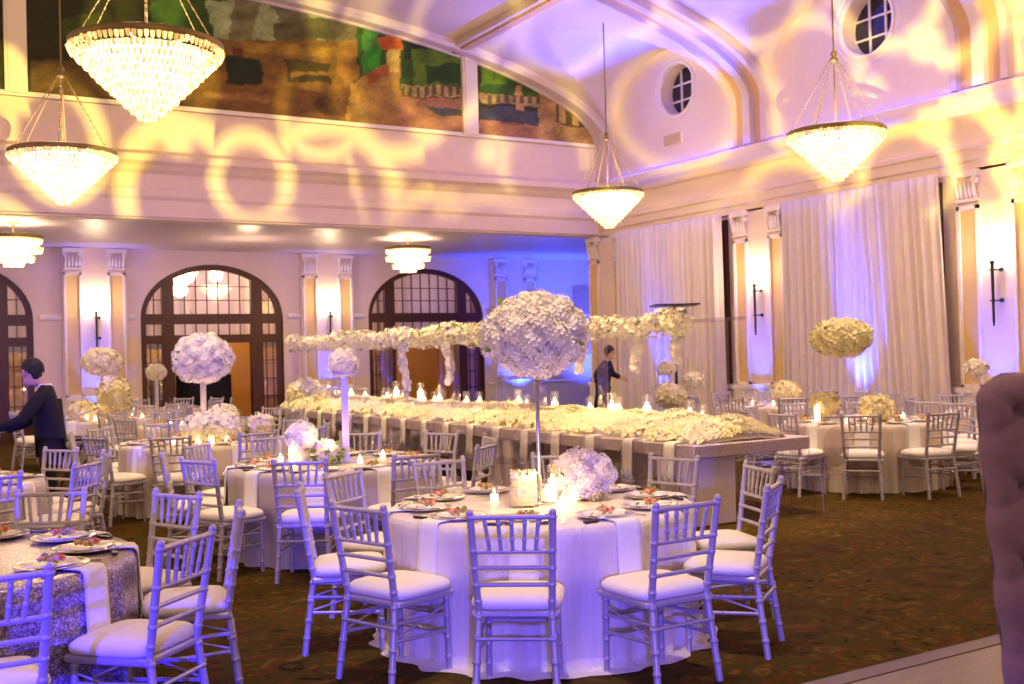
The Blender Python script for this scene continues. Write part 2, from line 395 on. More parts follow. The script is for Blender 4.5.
# recess side wall to the right and the corridor behind the doors
r=MB(); r.box((19.4,YF+.35,0),(19.7,YB,Z1+.1)); r.box((XW+.4,YF,0),(19.7,YF+.3,Z1+.1)); r.box((17.6,YB-.06,1.6),(18.5,YB-.01,3.5),1); struct('wall_recess_right',r,[M['wall'],M['tan']])
r=MB(); r.box((XL,YB+3.2,0),(XW+5,YB+3.4,Z1)); r.box((XL,YB+.3,Z1),(XW+5,YB+3.4,Z1+.1),0); struct('wall_corridor',r,M['orangewall'])

# arched doors
for i,d in enumerate(DX):
    D=empty('door_%d'%(i+1),(d,YB+.12,0),kind='structure')
    fr=MB()
    n=32; wi=.13
    vs=[]
    for yy in (-.06,.06):
        for k in range(n+1):
            a=pi*k/n; vs.append((-DH*cos(a),yy,ZI+ZA*sin(a)))
        for k in range(n+1):
            a=pi*k/n; vs.append((-(DH-wi)*cos(a),yy,ZI+(ZA-wi)*sin(a)))
    N=n+1; fs=[]
    for k in range(n):
        fs+=[(k,k+1,N+k+1,N+k),(2*N+k,3*N+k,3*N+k+1,2*N+k+1),(N+k,N+k+1,3*N+k+1,3*N+k)]
    fr.add(vs,fs)
    def arc(x,o=0.05): return ZI+(ZA-o)*sqrt(max(0,1-(x/DH)**2))
    for s in (-1,1):
        fr.box((s*DH,-.06,0),(s*(DH-wi),.06,ZI))
        fr.box((s*1.20,-.08,0),(s*.93,.08,arc(1.06)))
    fr.box((-DH,-.09,2.58),(DH,.09,2.82)); fr.box((-DH,-.07,2.12),(DH,.07,2.32))
    fr.build('door_frame',M['wood'],D)
    b=MB()
    def bar(x0,z0,x1,z1,w=.022):
        if abs(x0-x1)<1e-6: b.box((x0-w/2,-.02,z0),(x0+w/2,.02,z1))
        else: b.box((x0,-.018,z0-w/2),(x1,.018,z0+w/2))
    for k in range(1,7): x=-.93+k*1.86/7; bar(x,2.82,x,arc(x)); 
    for z in (3.15,3.48): bar(-.93,z,.93,z)
    for s in (-1,1):
        bar(s*1.38,2.82,s*1.38,arc(1.38)); 
        bar(min(s*1.2,s*1.6),3.15,max(s*1.2,s*1.6),3.15)
        bar(s*1.38,2.32,s*1.38,2.58)
        for x in (1.30,1.47): bar(s*x,.35,s*x,2.12)
        for z in (.8,1.24,1.68): bar(min(s*1.2,s*1.57),z,max(s*1.2,s*1.57),z)
        b.box((s*1.2,-.04,.0),(s*1.57,.04,.35))
    for k in range(1,7): x=-.93+k*1.86/7; bar(x,2.32,x,2.58)
    b.build('glazing_bars',M['wood'],D)
    g=MB()
    xs=[-DH+.1+k*(2*DH-.2)/24 for k in range(25)]
    for a,c in zip(xs[:-1],xs[1:]): g.add([(a,0,2.82),(c,0,2.82),(c,0,arc(c)),(a,0,arc(a))],[(0,1,2,3)])
    g.add([(-DH+.1,0,2.32),(DH-.1,0,2.32),(DH-.1,0,2.58),(-DH+.1,0,2.58)],[(0,1,2,3)])
    for s in (-1,1): g.add([(s*1.2,0,.35),(s*1.57,0,.35),(s*1.57,0,2.12),(s*1.2,0,2.12)],[(0,1,2,3)])
    g.build('glass_pane',M['pane'],D)
    # leaves, folded back into the corridor
    for s in (-1,1):
        lf=MB(); a_,b_=sorted((s*.96,s*1.72)); y0,y1=.20,.25
        lf.box((a_,y0,0),(b_,y1,.3)); lf.box((a_,y0,2.0),(b_,y1,2.12)); lf.box((a_,y0,.3),(a_+.1,y1,2.0)); lf.box((b_-.1,y0,.3),(b_,y1,2.0))
        for z in (.75,1.2,1.6): lf.box((a_+.1,y0+.01,z-.015),(b_-.1,y1-.01,z+.015))
        lf.build('door_leaf',M['wood'],D)
    # pale lining seen through the fanlight
    cu=MB(); vs=[];fs=[]
    for k in range(61):
        x=-1.7+k*3.4/60; y=.5+.04*sin(k*1.3)
        vs+=[(x,y,2.34),(x,y,4.2)]
    fs=[(2*k,2*k+1,2*k+3,2*k+2) for k in range(60)]
    cu.add(vs,fs,0,True); cu.build('sheer_curtain',M['frost'],D)

# pilaster groups ---------------------------------------------------------
def pilaster(idx,cx,cy,rz):
    P=empty('trim_%d'%idx,(cx,cy,0),rz,kind='structure')   # local: x along wall, -y outwards
    a=MB(); a.box((-.70,-.10,0),(.70,.0,Z1)); a.build('pilaster_back',M['wall'],P)
    w=MB(); o=MB(); c=MB()
    for s in (-1,1):
        x0,x1=sorted((s*.28,s*.66))
        o.box((x0+.05,-.115,1.02),(x1-.05,-.10,3.70))
        for (p,q,z0,z1) in ((x0,x0+.05,.97,3.76),(x1-.05,x1,.97,3.76),(x0,x1,.97,1.02),(x0,x1,3.70,3.76)): w.box((p,-.15,z0),(q,-.10,z1))
        # capital: volutes + leaves
        c.box((x0-.03,-.20,4.20),(x1+.03,-.10,4.30)); c.box((x0,-.17,3.82),(x1,-.10,3.86))
        for k in range(5):
            x=x0+.04+k*(x1-x0-.08)/4
            c.tube([(x,-.12,3.87),(x,-.17,3.98),(x,-.19,4.08),(x,-.16,4.12)],[.035,.035,.025,.012],6)
        for x in (x0+.03,x1-.03):
            c.tube([(x,-.20,4.15),(x,-.12,4.15)],.05,10)
    w.box((-.72,-.16,.0),(.72,-.10,.90)); w.box((-.74,-.19,.88),(.74,-.10,.97))
    w.build('panel_moulding',M['white'],P); o.build('panel_field',M['ochre'],P); c.build('capital',M['white'],P)
    return P
PR=[(XW,15.12,R(-90)),(XW,10.1,R(-90)),(XW,20.0,R(-90)),(XW,5.3,R(-90))]
PBk=[(4.5,YB,0),(10.06,YB,0),(15.6,YB,0),(-1.2,YB,0)]
for k,(x,y,r_) in enumerate(PR+PBk): pilaster(4+k,x,y,r_)

# windows behind the drapes on the right wall
for i,(y0,y1) in enumerate(((16.05,19.25),(11.1,14.45))):
    w=empty('window_%d'%(4+i),(XW,(y0+y1)/2,0),kind='structure'); h=(y1-y0)/2
    p=MB(); p.box((-.03,-h,.3),(0,h,4.2)); p.build('glass_pane',M['darkglass'],w)
    p=MB(); p.box((-.08,-h,.3),(-.03,-h+.06,4.2)); p.box((-.08,h-.06,.3),(-.03,h,4.2)); p.box((-.07,-.03,.3),(-.03,.03,4.2))
    for z in (1.3,2.3,3.3): p.box((-.06,-h,z-.02),(-.03,h,z+.02))
    p.build('window_frame',M['wood'],w)

# ------------------------------------------------------------------ drapes
M['drape']=mat('drape_fabric',(.80,.70,.66),.75,var=.05,vs=3,sheen=.2)
def drape(y0,y1,z0,z1,lab,seed,taper=0.0,shift=0.0,folds=14):
    rnd=random.Random(seed); mb=MB(); nx=int(folds*10); nz=14; vs=[]
    ph=[rnd.uniform(-1,1) for _ in range(nx+1)]
    for j in range(nz+1):
        t=j/nz; z=z1+(z0-z1)*t
        for i in range(nx+1):
            u=i/nx; uu=u+.012*sin(u*9+seed)
            wy=y0+(y1-y0)*(uu*(1-taper*t))+shift*t*(1-u*.3)
            a=uu*folds*2*pi
            d=.16+.055*sin(a)+.022*sin(a*2.3+seed)+.02*t*sin(a*.5+seed)
            vs.append((XW-.12-d,wy,z))
    N=nx+1; fs=[(j*N+i,j*N+i+1,(j+1)*N+i+1,(j+1)*N+i) for j in range(nz) for i in range(nx)]
    mb.add(vs,fs,0,True)
    o=mb.build('drape',M['drape']); s=o.modifiers.new('thickness','SOLIDIFY'); s.thickness=.006
    tag(o,lab,'curtain','floor-length drapes over the tall windows')
drape(19.35,17.75,.02,4.30,'cream floor-length drape nearest the far corner of the room',1,0,0,9)
drape(17.75,15.97,.02,4.30,'cream floor-length drape just left of the farther sconce on the right wall',2,0,0,9)
drape(14.30,12.35,.02,4.30,'cream floor-length drape just right of the farther sconce on the right wall',3,.0,0,11)
drape(12.52,10.98,.02,4.30,'cream drape swept aside at its hem beside the nearer sconce',4,.0,-.22,9)

# ------------------------------------------------------------------ mural
def hexc(r,g,b): return tuple((c/255)**2.2 for c in (r,g,b))
def inpoly(x,y,P):
    c=False; j=len(P)-1
    for i in range(len(P)):
        if (P[i][1]>y)!=(P[j][1]>y) and x<(P[j][0]-P[i][0])*(y-P[i][1])/(P[j][1]-P[i][1])+P[i][0]: c=not c
        j=i
    return c
SH=[ # garden painting, in order; (polygon, colour)
 ([(0,0),(700,0),(700,170),(0,170)],(58,52,26)),
 ([(0,0),(180,0),(180,80),(0,80)],(38,38,16)),
 ([(30,60),(200,62),(200,110),(30,110)],(96,70,28)),
 ([(60,20),(110,10),(120,50),(70,60)],(60,70,24)),
 ([(120,75),(160,80),(150,102),(110,98)],(110,44,18)),
 ([(185,0),(350,0),(350,45),(190,40)],(152,168,120)),
 ([(150,0),(205,0),(215,40),(150,50)],(52,84,34)),
 ([(235,0),(262,0),(250,42),(228,40)],(118,116,80)),
 ([(268,0),(300,0),(318,40),(290,40)],(112,106,74)),
 ([(322,0),(360,5),(356,45),(325,40)],(120,110,78)),
 ([(272,24),(330,18),(336,40),(275,42)],(92,90,56)),
 ([(200,38),(352,42),(352,95),(200,92)],(122,88,36)),
 ([(240,42),(340,48),(340,58),(240,52)],(148,116,40)),
 ([(285,60),(330,64),(330,84),(288,82)],(64,52,16)),
 ([(290,70),(330,72),(330,76),(290,75)],(140,100,40)),
 ([(226,55),(262,60),(262,86),(226,84)],(26,38,22)),
 ([(232,48),(242,47),(244,58),(234,58)],(90,44,22)),
 ([(195,84),(430,92),(430,140),(195,125)],(116,80,34)),
 ([(205,92),(270,94),(268,102),(205,98)],(150,110,60)),
 ([(310,96),(345,100),(345,118),(318,112)],(92,62,24)),
 ([(336,42),(350,40),(362,46),(360,78),(345,88),(338,70)],(150,108,48)),
 ([(355,22),(470,22),(470,92),(360,92)],(52,84,18)),
 ([(362,30),(378,26),(380,70),(362,76)],(70,130,50)),
 ([(366,48),(380,46),(378,66),(364,68)],(50,150,30)),
 ([(350,85),(392,60),(400,60),(400,130),(345,125)],(168,128,60)),
 ([(365,76),(392,62),(392,72),(368,86)],(170,92,42)),
 ([(386,48),(400,48),(398,72),(388,72)],(196,164,84)),
 ([(378,38),(392,33),(406,38),(404,50),(380,50)],(196,96,36)),
 ([(400,30),(440,38),(440,60),(404,60)],(30,48,18)),
 ([(410,50),(470,48),(470,84),(415,86)],(88,122,20)),
 ([(425,66),(470,62),(470,84),(428,84)],(38,70,16)),
 ([(402,84),(470,88),(470,98),(402,96)],(176,148,90)),
 ([(400,97),(470,99),(470,140),(395,135)],(168,118,84)),
 ([(428,106),(470,110),(470,119),(432,114)],(80,80,84)),
 ([(480,50),(620,60),(620,100),(480,100)],(52,88,20)),
 ([(480,62),(500,64),(505,84),(480,86)],(86,120,30)),
 ([(480,92),(545,97),(545,108),(480,103)],(182,150,100)),
 ([(516,86),(522,86),(524,112),(514,112)],(190,150,100)),
 ([(480,106),(542,112),(542,126),(480,120)],(70,72,80)),
 ([(480,120),(545,126),(545,150),(480,150)],(170,120,80)),
 ([(538,92),(550,90),(615,125),(615,160),(538,150)],(176,138,84)),
 ([(556,100),(596,118),(596,130),(556,122)],(96,76,30)),
]
def paint(X,z):
    px,py,_=proj((X,YF,z))
    n1=noise.noise(Vector((px*.07,py*.09,0)))*3; n2=noise.noise(Vector((px*.07,py*.09,7)))*3
    qx,qy=px+n1,py+n2; c=(58,52,26)
    for P,k in SH:
        if inpoly(qx,qy,P): c=k
    if 402<px<470 and 86<qy<96 and int(px/4)%2==0: c=(90,84,40)
    if 484<px<540 and 94<qy<104 and int(px/4)%2==0: c=(100,90,50)
    if 556<px<596 and int(px/6.5)%2==0 and inpoly(px,py,[(556,100),(596,118),(596,130),(556,122)]): c=(190,158,96)
    v=.95+.26*noise.noise(Vector((px*.06,py*.10,3)))+.16*noise.noise(Vector((px*.25,py*.35,3)))
    return tuple(max(0,min(1,(k/255*v)))**2.2 for k in c)
me=bpy.data.meshes.new('mural'); NX=440; NZ=64; vs=[];fs=[];cl=[]
xa,xb=-1.0,XW-.02
for j in range(NZ+1):
    for i in range(NX+1):
        x=xa+(xb-xa)*i/NX; top=max(zmain(x)-.02,6.42); vs.append((x,YF-.012,6.42+(top-6.42)*j/NZ))
for j in range(NZ):
    for i in range(NX): a=j*(NX+1)+i; fs.append((a,a+1,a+NX+2,a+NX+1))
me.from_pydata(vs,[],fs); ca=me.color_attributes.new('paint','FLOAT_COLOR','POINT')
flat=[]
for v in vs: flat+= [*paint(v[0],v[2]),1]
ca.data.foreach_set('color',flat)
mm=bpy.data.materials.new('mural_paint'); mm.use_nodes=True; at=mm.node_tree.nodes.new('ShaderNodeAttribute'); at.attribute_name='paint'
mm.node_tree.links.new(at.outputs['Color'],mm.node_tree.nodes['Principled BSDF'].inputs['Base Color']); mm.node_tree.nodes['Principled BSDF'].inputs['Roughness'].default_value=.7
me.materials.append(mm); o=bpy.data.objects.new('mural',me); COL.objects.link(o)
tag(o,'long painted garden mural with balustrades and trees filling the arch above the balcony','mural')
w=MB(); w.box((XL,YF-.0,Z2-.05),(XW+.4,YF+.3,9.4)); struct('wall_mural',w,M['wall'])
w=MB()
for x in (2.34,11.27): w.box((x-.18,YF-.10,6.4),(x+.18,YF-.01,zmain(x)+.02)); w.box((x-.13,YF-.13,6.4),(x+.13,YF-.09,zmain(x)))
w.box((XL,YF-.05,6.36),(XW,YF-.008,6.44))
struct('trim_12',w,M['white'])
# air vent on the lunette wall
v=MB(); v.box((XW-.03,17.35,5.98),(XW,17.95,6.22),0)
for k in range(5): v.box((XW-.045,17.38,6.0+k*.045),(XW-.03,17.92,6.02+k*.045),1)
tag(v.build('air_vent',[M['white'],M['tan']]),'small rectangular air vent on the wall under the farther round window','air vent')

# ------------------------------------------------------------------ lights helpers
def point(loc,col,e,r=.1):
    l=bpy.data.lights.new('lamp_light','POINT'); l.energy=e; l.color=col; l.shadow_soft_size=r
    o=bpy.data.objects.new('lamp_light',l); o.location=loc; COL.objects.link(o); return o
def spot(loc,to,col,e,ang=60,blend=.6,r=.08):
    l=bpy.data.lights.new('spot_light','SPOT'); l.energy=e; l.color=col; l.spot_size=R(ang); l.spot_blend=blend; l.shadow_soft_size=r
    o=bpy.data.objects.new('spot_light',l); o.location=loc; COL.objects.link(o)
    o.rotation_euler=(Vector(to)-Vector(loc)).to_track_quat('-Z','Y').to_euler(); return o
WARM=(1,.68,.40); BLUE=(.025,.06,1.0); VIO=(.35,.18,1.0)

# ------------------------------------------------------------------ chandeliers
def chandelier_proto(big=True):
    C=empty('chandelier',cat='chandelier',label='x')
    Rr=.655 if big else .50; H=.63 if big else .50
    rg=MB(); rg.lathe([(Rr-.01,-.03),(Rr+.015,-.04),(Rr+.02,.03),(Rr-.01,.04),(Rr-.04,.02),(Rr-.04,-.02),(Rr-.01,-.03)],48); 
    for k in range(3):
        a=k*pi/3; rg.tube([(Rr*cos(a),Rr*sin(a),.0),(-Rr*cos(a),-Rr*sin(a),.0)],.012,6)
    rg.build('ring',M['bronze'],C)
    rnd=random.Random(5); tiers=11 if big else 6
    if big: rad=lambda t: Rr*(1-t)**.92+.02
    else: rad=lambda t: (Rr*(1-.0*t) if t<.34 else Rr*.72 if t<.67 else Rr*.42)*(1-.25*((t*3)%1))
    for i in range(tiers):
        cr=MB(); t=i/tiers; r_=rad(t); z=-.03-H*t; n=max(6,int(2*pi*r_/.050)); h=H/tiers*1.1
        for k in range(n):
            a=2*pi*(k+.5*(i%2))/n; w=.021
            c_,s_=cos(a),sin(a); rr=r_+rnd.uniform(-.006,.006); zz=z+rnd.uniform(-.008,.004); ti=.75
            r2=rr*.99-.012
            def P(rad_,off,z_): return (rad_*c_-off*s_,rad_*s_+off*c_,z_)
            cr.add([P(rr,-w,zz),P(rr+.012,0,zz),P(rr,w,zz),P(rr-.012,0,zz),P(r2,-w*.8,zz-h*ti),P(r2+.012,0,zz-h*ti),P(r2,w*.8,zz-h*ti),P(r2-.012,0,zz-h*ti),P(r2,0,zz-h)],
                   [(0,1,5,4),(1,2,6,5),(2,3,7,6),(3,0,4,7),(4,5,8),(5,6,8),(6,7,8),(7,4,8),(0,3,2,1)])
        cr.build('crystal_tier',M['crystal'],C)
    co=MB()
    prof=[(max(.0,rad(t/10)-.16 if big else rad(t/10)*.8),-.06-(H-.12)*t/10) for t in range(11)]
    co.lathe([(0.001,-.05)]+prof+[(0.001,-H+.06)],24); co.build('lamp_bowl',M['bulb'],C)
    return C
def chandelier(px,d,z,top,lab,big=True,cone=True):
    p=G(px,d,z); C=chandelier_proto(big); C['label']=lab; C.location=(p.x,p.y,z); C['group']='chandeliers'
    rod=MB(); h=top-z
    if big:
        zf=1.05
        rod.tube([(0,0,.0),(0,0,h)],.012,6); rod.lathe([(.0,zf-.06),(.045,zf-.04),(.05,zf),(.02,zf+.03),(.045,zf+.05),(.04,zf+.09),(.0,zf+.12)],12); rod.build('rod',M['bronze'],C)
        for k in range(6):
            a=2*pi*k/6+.3; ch=MB(); A=Vector((.63*cos(a),.63*sin(a),.03)); B=Vector((.04*cos(a),.04*sin(a),zf)); n=26
            for j in range(n):
                q0=A.lerp(B,j/n); q1=A.lerp(B,(j+.8)/n); ch.tube([q0,q1],.0085 if j%2 else .005,5)
            ch.build('chain',M['bronze'],C)
    else:
        rod.tube([(0,0,0),(0,0,h)],.02,8); rod.lathe([(.0,h-.03),(.12,h-.02),(.12,h)],16); rod.build('rod',M['bronze'],C)
    return p
CH=[]
for a in ((147,9.75,4.54,8.86,'largest crystal chandelier, at top left in front of the mural'),
          (63,14.1,4.45,8.9,'crystal chandelier below and left of the largest one'),
          (608,20.4,4.66,7.9,'crystal chandelier hanging near the far corner of the room'),
          (836,15.0,4.62,8.0,'crystal chandelier hanging in front of the right wall')):
    CH.append((chandelier(*a),a[2]))
p5=G(13,19.7,4.05); chandelier(13,19.7,4.05,4.32,'low tiered crystal chandelier under the balcony at the left edge',False)
p6=G(408,24.2,4.1); chandelier(408,24.2,4.10,4.32,'low tiered crystal chandelier under the balcony above the right arched door',False)
for p,z in CH: point((p.x,p.y,z+.35),WARM,28,.25)
for p in (p5,p6): point((p.x,p.y,3.45),WARM,24,.15)
p7=(7.2,22.9); point((*p7,3.6),WARM,24,.2)  # extra recess fill point, no chandelier hangs here

# ------------------------------------------------------------------ sconces
def sconce(x,y,rz,lab):
    S=empty('wall_sconce',(x,y,0),rz,lab,'wall lamp','torch wall lamps')   # local -y outwards
    a=MB(); a.tube([(0,-.24,1.90),(0,-.24,2.0),(0,-.24,2.82),(0,-.24,2.88)],[.012,.02,.026,.045],10); a.build('torch_rod',M['black'],S)
    for z in (2.28,2.74):
        b=MB(); b.tube([(0,-.10,z),(0,-.24,z)],.012,8); b.sphere((.075,-.14,z),.035); b.lathe([(.0,-.01),(.05,-.01),(.05,.01),(0,.01)],12,c=(0,-.24,z)); b.tube([(.075,-.14,z),(0,-.2,z)],.01,6); b.build('bracket',M['black'],S)
    s=MB(); s.lathe([(.03,2.88),(.09,2.93),(.115,3.02),(.10,3.14),(.06,3.22),(.0,3.24)],20,c=(0,-.24,0)); s.build('glass_shade',M['shade'],S)
for (x,y,rz),lab in zip(((XW,15.12,R(-90)),(XW,10.1,R(-90)),(4.5,YB,0),(10.06,YB,0)),
    ('lit torch sconce between the two sets of cream drapes on the right wall','lit torch sconce nearest the right edge of the view','lit torch sconce on the recess wall nearest the man in black at left','lit torch sconce between the two arched doors')):
    sconce(x,y,rz,lab)
    ox,oy=(-.42,0) if x==XW else (0,-.42)
    point((x+ox,y+oy,3.15),(1,.68,.30),5.5 if x==XW else 6,.08)
for d,e_ in zip(DX,(30,75,26)): point((d+.2,YB+1.9,3.5),(1,.78,.62),e_,.2)
# floor uplights
def uplight(x,y,lab,tx,ty,e=60,z=3.5,ang=50,col=BLUE):
    if lab:
        u=empty('floor_uplight',(x,y,0),0,lab,'stage light','blue floor uplights')
        b=MB(); b.lathe([(.09,0),(.10,.02),(.10,.20),(.085,.22)],20,cap=False); b.lathe([(0,.0),(.1,.0)],20); b.build('housing',M['black'],u)
        b=MB(); b.lathe([(0.001,.21),(.08,.21)],20); b.build('lens',M['ledlens'],u)
        b=MB(); b.tube([(-.11,0,.1),(-.13,0,.03),(-.13,0,.01),(.13,0,.01),(.13,0,.03),(.11,0,.1)],.008,6); b.build('bracket',M['black'],u)
    spot((x,y,.26),(tx,ty,z),col,e,ang,.8,.05)
uplight(XW-.55,15.12,'blue floor uplight by the wall between the drapes',XW,15.12,293,2.6,40)
uplight(XW-.55,10.1,'blue floor uplight by the wall right of the drapes',XW,10.1,347,2.6,40)
uplight(XW-.8,12.5,'blue floor uplight at the parting of the drapes',XW,12.5,923,3.0,38)
uplight(XW-.8,17.75,'blue floor uplight at the parting of the far drapes',XW,17.75,360,3.0,40)
uplight(4.5,YB-.5,'blue floor uplight below the sconce left of the arched doors',4.5,YB,321,3.2,46)
uplight(10.06,YB-.5,'blue floor uplight below the sconce between the arched doors',10.06,YB,240,3.2,46)
uplight(15.6,YB-.9,'blue floor uplight in the recess behind the far corner',15.6,YB,1043,3.4,80)
uplight(18.2,YB-1.8,'blue floor uplight at the far end of the recess',18.0,YB,1287,3.2,90)

# ------------------------------------------------------------------ chiavari chair
def bamboo(mb,a,b,r,nodes=(),n=8):
    a=Vector(a); b=Vector(b); L=(b-a).length; ts=[(0,r)]
    for t in nodes: w=.006/L; ts+= [(t-w*2.6,r),(t-w*1.5,r*1.02),(t-w*.8,r*1.2),(t+w*.8,r*1.2),(t+w*1.5,r*1.02),(t+w*2.6,r)]
    ts.append((1,r)); mb.tube([a.lerp(b,t) for t,_ in ts],[q for _,q in ts],n)
def make_chair():
    C=empty('chiavari_chair',label='x',cat='chair')
    for s in (-1,1):
        m=MB(); bamboo(m,(s*.185,.185,0),(s*.18,.18,.43),.0165,(.18,.42,.68,.9)); m.build('front_leg',M['silver'],C)
        m=MB(); bamboo(m,(s*.20,-.255,0),(s*.178,-.195,.44),.0185,(.22,.45,.70,.93)); bamboo(m,(s*.178,-.195,.44),(s*.20,-.275,.925),.0185,(.10,.27,.44,.62,.96)); m.sphere((s*.20,-.277,.928),.0195,8); m.build('back_post',M['silver'],C)
    m=MB(); m.rbox((-.215,-.205,.405),(.215,.215,.440),.010); m.build('seat_frame',M['silver'],C)
    # cushion
    m=MB(); vs=[];fs=[]; n=28
    def sq(a,r):
        e=.35; c,s_=cos(a),sin(a); return (r*(abs(c)**e)*(1 if c>=0 else -1), r*(abs(s_)**e)*(1 if s_>=0 else -1))
    rings=[(.0,.516),(.09,.515),(.16,.510),(.200,.500),(.222,.483),(.228,.462),(.220,.446),(.20,.440)]
    for r_,z in rings:
        for k in range(n): x,y=sq(2*pi*k/n,r_); vs.append((x*1.0,y*.93+.008,z))
    for i in range(len(rings)-1):
        for k in range(n): fs.append((i*n+k,i*n+(k+1)%n,(i+1)*n+(k+1)%n,(i+1)*n+k))
    m.add(vs,fs,0,True); m.build('cushion',M['cushion'],C)
    def by(z): return -.195-(z-.44)/.485*.08
    def bx(z): return .178+(z-.44)/.485*.022
    m=MB(); bamboo(m,(-bx(.91),by(.91),.905),(bx(.91),by(.91),.905),.0135,(.04,.96)); m.build('top_rail',M['silver'],C)
    for z in (.735,.655,.57):
        m=MB(); bamboo(m,(-bx(z),by(z),z),(bx(z),by(z),z),.0115,(.05,.95)); m.build('back_rail',M['silver'],C)
    for k in range(5):
        m=MB(); x0=(-.12+k*.06)*.92; x1=(-.12+k*.06)*1.1
        bamboo(m,(x0,by(.735),.735),(x1,by(.905),.905),.0105,(.35,.8),6); m.build('spindle',M['silver'],C)
    for y,x in ((.185,.185),(-.225,.19)):
        m=MB(); 
        for z in ((.30,.20) if y>0 else (.31,)): bamboo(m,(-x,y,z),(x,y,z),.010,(.06,.94),6)
        m.build('stretcher',M['silver'],C)
    for s in (-1,1):
        m=MB()
        for z in (.33,.24,): bamboo(m,(s*.19,-.23,z),(s*.184,.185,z-.02),.010,(.08,.5,.92),6)
        bamboo(m,(s*.188,-.22,.25),(s*.184,.18,.36),.006,(),6)
        m.build('stretcher',M['silver'],C)
    return C
CHAIR=make_chair()
def face(v): return atan2(-v.x,v.y)

# ------------------------------------------------------------------ flowers
def blooms(mb,pts,size,rnd,m=0,petals=5):
    """pts: (position, normal)"""
    for p,nrm in pts:
        nrm=(Vector(nrm)+Vector((rnd.uniform(-.4,.4),rnd.uniform(-.4,.4),rnd.uniform(-.3,.4)))).normalized()
        u=nrm.orthogonal().normalized(); w=nrm.cross(u); s=size*rnd.uniform(.75,1.25); a0=rnd.uniform(0,6.28); vs=[];fs=[]
        for k in range(petals):
            a=a0+2*pi*k/petals; d=u*cos(a)+w*sin(a); e=u*-sin(a)+w*cos(a); b=len(vs)
            vs+=[p, p+d*s*.55+e*s*.38+nrm*s*.12, p+d*s+nrm*s*.42, p+d*s*.55-e*s*.38+nrm*s*.12]
            fs.append((b,b+1,b+2,b+3))
        mb.add(vs,fs,m,False)
def ballpts(c,r,sq,n,rnd,zmin=-1.,rough=.08):
    out=[]; c=Vector(c)
    for i in range(n):
        z=1-2*(i+.5)/n
        if z<zmin: continue
        a=i*2.399963; q=sqrt(1-z*z); d=Vector((q*cos(a),q*sin(a),z))
        k=1+rough*noise.noise(d*3+Vector((n,r*9,c.x)))*2.2+rnd.uniform(-.04,.04)
        out.append((c+Vector((d.x*r*sq[0],d.y*r*sq[1],d.z*r*sq[2]))*k,d))
    return out
def flowerball(parent,c,r,sq=(1,1,1),n=300,size=.035,mt='flower',zmin=-1.,seed=1,leaves=0,rough=.1):
    rnd=random.Random(seed); m=MB()
    if r>=.17 and n>=260:
        K=44 if r>.25 else 26; sr=r*(.30 if K==44 else .37); per=max(12,int(n*1.25/K))
        m.sphere(c,r*.80,14,1,sq)
        for p,d in ballpts(c,r-sr*.55,sq,K,rnd,-1,.02):
            s_=sr*rnd.uniform(.85,1.12); m.sphere(p,s_*.86,8,1,(1,1,.9))
            pp=[(a,b) for a,b in ballpts(p,s_,(1,1,.9),int(per*1.7),rnd,-1,.03) if b.dot(d)>-.25]
            blooms(m,pp,size,rnd)
        n=0
    if zmin>-1: m.sphere((c[0],c[1],c[2]),r*.86,16,1,sq)
    elif n: m.sphere(c,r*.86,16,1,sq)
    if n: blooms(m,ballpts(c,r,sq,n,rnd,zmin,rough),size,rnd)
    o=m.build('blossoms',[M[mt],M['core']],parent)
    if leaves:
        l=MB()
        for _ in range(leaves):
            a=rnd.uniform(0,6.28); z=rnd.uniform(-.7,.9); q=sqrt(1-z*z); d=Vector((q*cos(a),q*sin(a),z)); p=Vector(c)+Vector((d.x*sq[0],d.y*sq[1],d.z*sq[2]))*r*1.0
            u=d.orthogonal().normalized(); L=.07
            l.add([p,p+d*L*.6+u*L*.35,p+d*L*1.1,p+d*L*.6-u*L*.35],[(0,1,2,3)])
        l.build('leaves',M['leaf'],parent)
    return o

